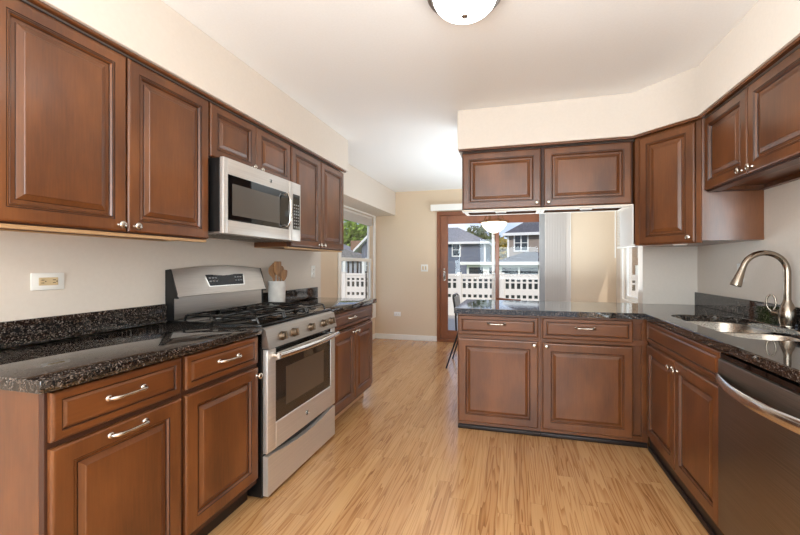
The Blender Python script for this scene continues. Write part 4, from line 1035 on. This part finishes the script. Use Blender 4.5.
def deck_rail():
    t = thing('deck_railing', 'white deck railing with dark balusters in front of the pale grey house', 'railing', (-13.0, 20, -1.5))
    for x in (-2.6, -0.2, 3.4, 4.6): MB().box(x - 0.09, x + 0.09, -0.09, 0.09, 0, 3.08, 0.01).build('post', M['white'], t)
    MB().box(-2.6, 4.6, -0.06, 0.06, 2.95, 3.04, 0.01).build('top_rail', M['white'], t)
    MB().box(-2.6, 4.6, -0.05, 0.05, 2.05, 2.13, 0.01).build('bottom_rail', M['white'], t)
    for k in range(24):
        x = -2.45 + k * 0.29
        MB().box(x - 0.045, x + 0.045, -0.03, 0.03, 2.131, 2.949, 0.0).build('baluster', M['chair_metal'], t)
    MB().box(-2.6, 4.6, -0.2, 3, 1.55, 2.0, 0.01).build('platform', M['deck'], t)
deck_rail()

def house_window(parent, x, y, z, w, h, panes=(1, 2), fr=0.12):
    f = MB(); f.box(x - w / 2 - fr, x + w / 2 + fr, y - 0.06, y - 0.001, z - fr, z, 0.005); f.box(x - w / 2 - fr, x + w / 2 + fr, y - 0.06, y - 0.001, z + h, z + h + fr, 0.005)
    f.box(x - w / 2 - fr, x - w / 2, y - 0.06, y - 0.001, z, z + h, 0.005); f.box(x + w / 2, x + w / 2 + fr, y - 0.06, y - 0.001, z, z + h, 0.005)
    nx, nz = panes
    for i in range(1, nx): f.box(x - w / 2 + w * i / nx - 0.05, x - w / 2 + w * i / nx + 0.05, y - 0.055, y - 0.001, z, z + h, 0)
    for j in range(1, nz): f.box(x - w / 2, x + w / 2, y - 0.045, y - 0.001, z + h * j / nz - 0.025, z + h * j / nz + 0.025, 0)
    o = f.build('window', M['white'], parent)
    MB().box(x - w / 2, x + w / 2, y - 0.02, y - 0.002, z, z + h, 0).build('pane', M['win_dark'], o)
def hip_roof(x0, x1, y0, y1, ze, zr, inset, mat, parent, ov=0.35):
    x0 -= ov; x1 += ov; y0 -= ov; y1 += ov; ym = (y0 + y1) / 2
    r = MB(); a = [r.v(p) for p in ((x0, y0, ze), (x1, y0, ze), (x1, y1, ze), (x0, y1, ze))]; b = [r.v((x0 + inset, ym, zr)), r.v((x1 - inset, ym, zr))]
    r.f([a[0], a[1], b[1], b[0]]); r.f([a[1], a[2], b[1]]); r.f([a[2], a[3], b[0], b[1]]); r.f([a[3], a[0], b[0]]); r.f([a[3], a[2], a[1], a[0]])
    o = r.build('roof', mat, parent, 0)
    g = MB(); g.box(x0, x1, y0 - 0.08, y0, ze - 0.22, ze + 0.02, 0.01); g.box(x1, x1 + 0.08, y0 - 0.08, y1, ze - 0.22, ze + 0.02, 0.01); g.box(x0 - 0.08, x0, y0 - 0.08, y1, ze - 0.22, ze + 0.02, 0.01)
    g.build('fascia', M['white'], o)

h = thing('house', 'blue grey house with pale shingle hip roof beyond the fence', 'house', (0, 0, -1.5))
MB().box(-16, -2.95, 40, 50, 0, 5.2, 0.02).build('wall', M['blue_siding'], h)
MB().box(-3.10, -2.90, 39.95, 40.10, 0, 5.2, 0.01).build('corner_board', M['white'], h)
hip_roof(-16, -2.95, 40, 50, 5.2, 7.3, 4.0, M['shingle'], h)
house_window(h, -6.05, 40, 3.75, 0.75, 1.25, (1, 2)); house_window(h, -10.5, 40, 3.75, 0.75, 1.25, (1, 2))

h = thing('porch_building', 'low white porch with dark windows and grey hip roof between the houses', 'building', (0, 0, -1.5))
MB().box(-3.45, 3.5, 28, 30.4, 0, 2.72, 0.02).build('wall', M['white'], h)
hip_roof(-1.1, 3.5, 28, 30.4, 2.95, 3.72, 2.3, M['shingle_dark'], h, 0.4)
MB().box(-3.9, -1.5, 27.6, 30.8, 2.73, 2.97, 0.02).build('flat_roof', M['white'], h)
for x, w in ((-2.75, 1.05), (-1.55, 0.45), (-0.30, 1.15), (1.05, 1.25), (2.75, 1.25)): house_window(h, x, 28, 2.05, w, 0.52, (1, 1), 0.06)

h = thing('house', 'taupe sided house with white paired window and dark roof beyond the fence', 'house', (-0.50, 33, -1.5), math.radians(-9))
MB().box(0, 9.5, 0, 9, 0, 5.42, 0.02).build('wall', M['taupe_siding'], h)
MB().box(-0.06, 0.10, -0.06, 0.12, 0, 5.42, 0.01).build('corner_board', M['white'], h)
hip_roof(0, 9.5, 0, 9, 5.45, 8.4, 4.0, M['shingle_dark'], h, 0.32)
house_window(h, 1.10, 0, 3.98, 1.02, 1.28, (2, 2), 0.11)

h = thing('house', 'pale grey gabled house beyond the recess window', 'house', (-14.2, 30, -1.5), math.radians(12))
MB().box(-6, 1.2, 0, 8, 0, 3.3, 0.02).build('wall', M['grey_siding'], h)
r = MB(); r.loops([[(-6.5, y, 3.2), (1.9, y, 3.2), (1.9, y, 3.35), (-2.2, y, 5.0), (-6.5, y, 3.35)] for y in (-0.4, 8.4)]); r.build('roof', M['shingle'], h, 0)
MB().box(-0.1, 0.8, 2.0, 2.8, 3.4, 5.0, 0.02).build('chimney', M['brick'], h)
h2 = thing('house', 'blue house corner with white roof edge at the side of the recess window', 'house', (-11.95, 28, -1.5), math.radians(-4))
MB().box(0, 3.2, 0, 8, 0, 4.6, 0.02).build('wall', M['blue_siding'], h2)
r = MB(); r.loops([[(-0.55, y, 3.75), (1.6, y, 5.7), (3.6, y, 3.75), (3.6, y, 3.95), (1.6, y, 5.95), (-0.55, y, 3.95)] for y in (-0.4, 8.4)]); r.build('roof', M['white'], h2, 0)
house_window(h2, 0.8, 0, 2.2, 0.7, 1.0, (1, 2))

h = thing('house', 'brown brick house glimpsed through the window past the sink corner', 'house', (0, 0, -1.5))
MB().box(4.2, 14, 21, 29, 0, 6.5, 0.02).build('wall', M['brick'], h)
hip_roof(4.2, 14, 21, 29, 6.5, 9.0, 4.0, M['shingle_dark'], h)
for x in (5.1, 6.6, 8.4): house_window(h, x, 21, 1.1, 1.05, 1.5, (2, 3), 0.12)

def tree(label, loc, ht, blobs, mat, n, leaf=0.22, name='tree'):
    t = thing(name, label, 'tree', loc)
    MB().tube([(0, 0, 0), (0.1, 0, ht * 0.35), (0.0, 0.05, ht * 0.7)], [0.22, 0.17, 0.07], 10).tube([(0.08, 0, ht * 0.3), (0.9, 0.2, ht * 0.6)], [0.1, 0.04], 8).tube([(0.08, 0, ht * 0.36), (-0.9, 0.2, ht * 0.68)], [0.1, 0.04], 8).build('trunk', M['bark'], t)
    m = MB(); rng = random.Random(len(label))
    tot = sum(b[3] ** 2 for b in blobs)
    for bx, by, bz, br in blobs:
        for _ in range(int(n * br * br / tot)):
            d = Vector((rng.gauss(0, 1), rng.gauss(0, 1), rng.gauss(0, 1))).normalized() * br * (rng.random() ** 0.4)
            c = Vector((bx, by, bz)) + Vector((d.x, d.y, d.z * 0.85))
            a = Vector((rng.gauss(0, 1), rng.gauss(0, 1), rng.gauss(0, 1))).normalized(); u = a.orthogonal().normalized(); s = leaf * rng.uniform(.6, 1.3)
            w = a.cross(u)
            m.f([m.v(c + u * s), m.v(c + w * s * 0.6 + a * s * .15), m.v(c - u * s), m.v(c - w * s * 0.6 + a * s * .15)])
    me_bm = m.bm
    me = bpy.data.meshes.new('foliage'); me_bm.to_mesh(me); me_bm.free(); me.materials.append(mat)
    o = bpy.data.objects.new('foliage', me); COL.objects.link(o); o.parent = t
    return t
tree('bright green leafy tree behind the pale grey house, seen in the recess window', (-20.5, 46, -1.5), 9, [(-1.2, 0, 7.0, 2.6), (1.0, 0, 7.7, 2.3), (3.1, 0, 7.5, 1.8), (-3.2, 0, 5.6, 2.3), (0.6, 0, 5.4, 2.1)], M['leaf'], 3600, 0.26)
tree('green tree standing between the blue grey house and the porch', (-4.4, 60, -1.5), 9, [(0, 0, 7.2, 2.2), (-1.6, 0, 7.6, 1.7), (1.6, 0, 5.8, 1.9), (0.6, 0, 4.4, 2.0), (2.0, 0, 3.0, 1.8)], M['leaf_dark'], 3000, 0.26)
tree('golden leaved tree beside the taupe house', (-1.5, 52.5, -1.5), 7, [(0, 0, 5.4, 1.4), (0.7, 0, 4.2, 1.4), (-0.6, 0, 3.9, 1.3), (0.3, 0, 3.0, 1.4)], M['leaf_gold'], 1800, 0.22)
tree('small green shrub tree in front of the deck railing', (-13.6, 19.2, -1.5), 2.2, [(-0.3, 0, 2.1, 0.55), (0.5, 0, 1.9, 0.5), (0.1, 0, 1.5, 0.6)], M['leaf'], 900, 0.09, 'bush')
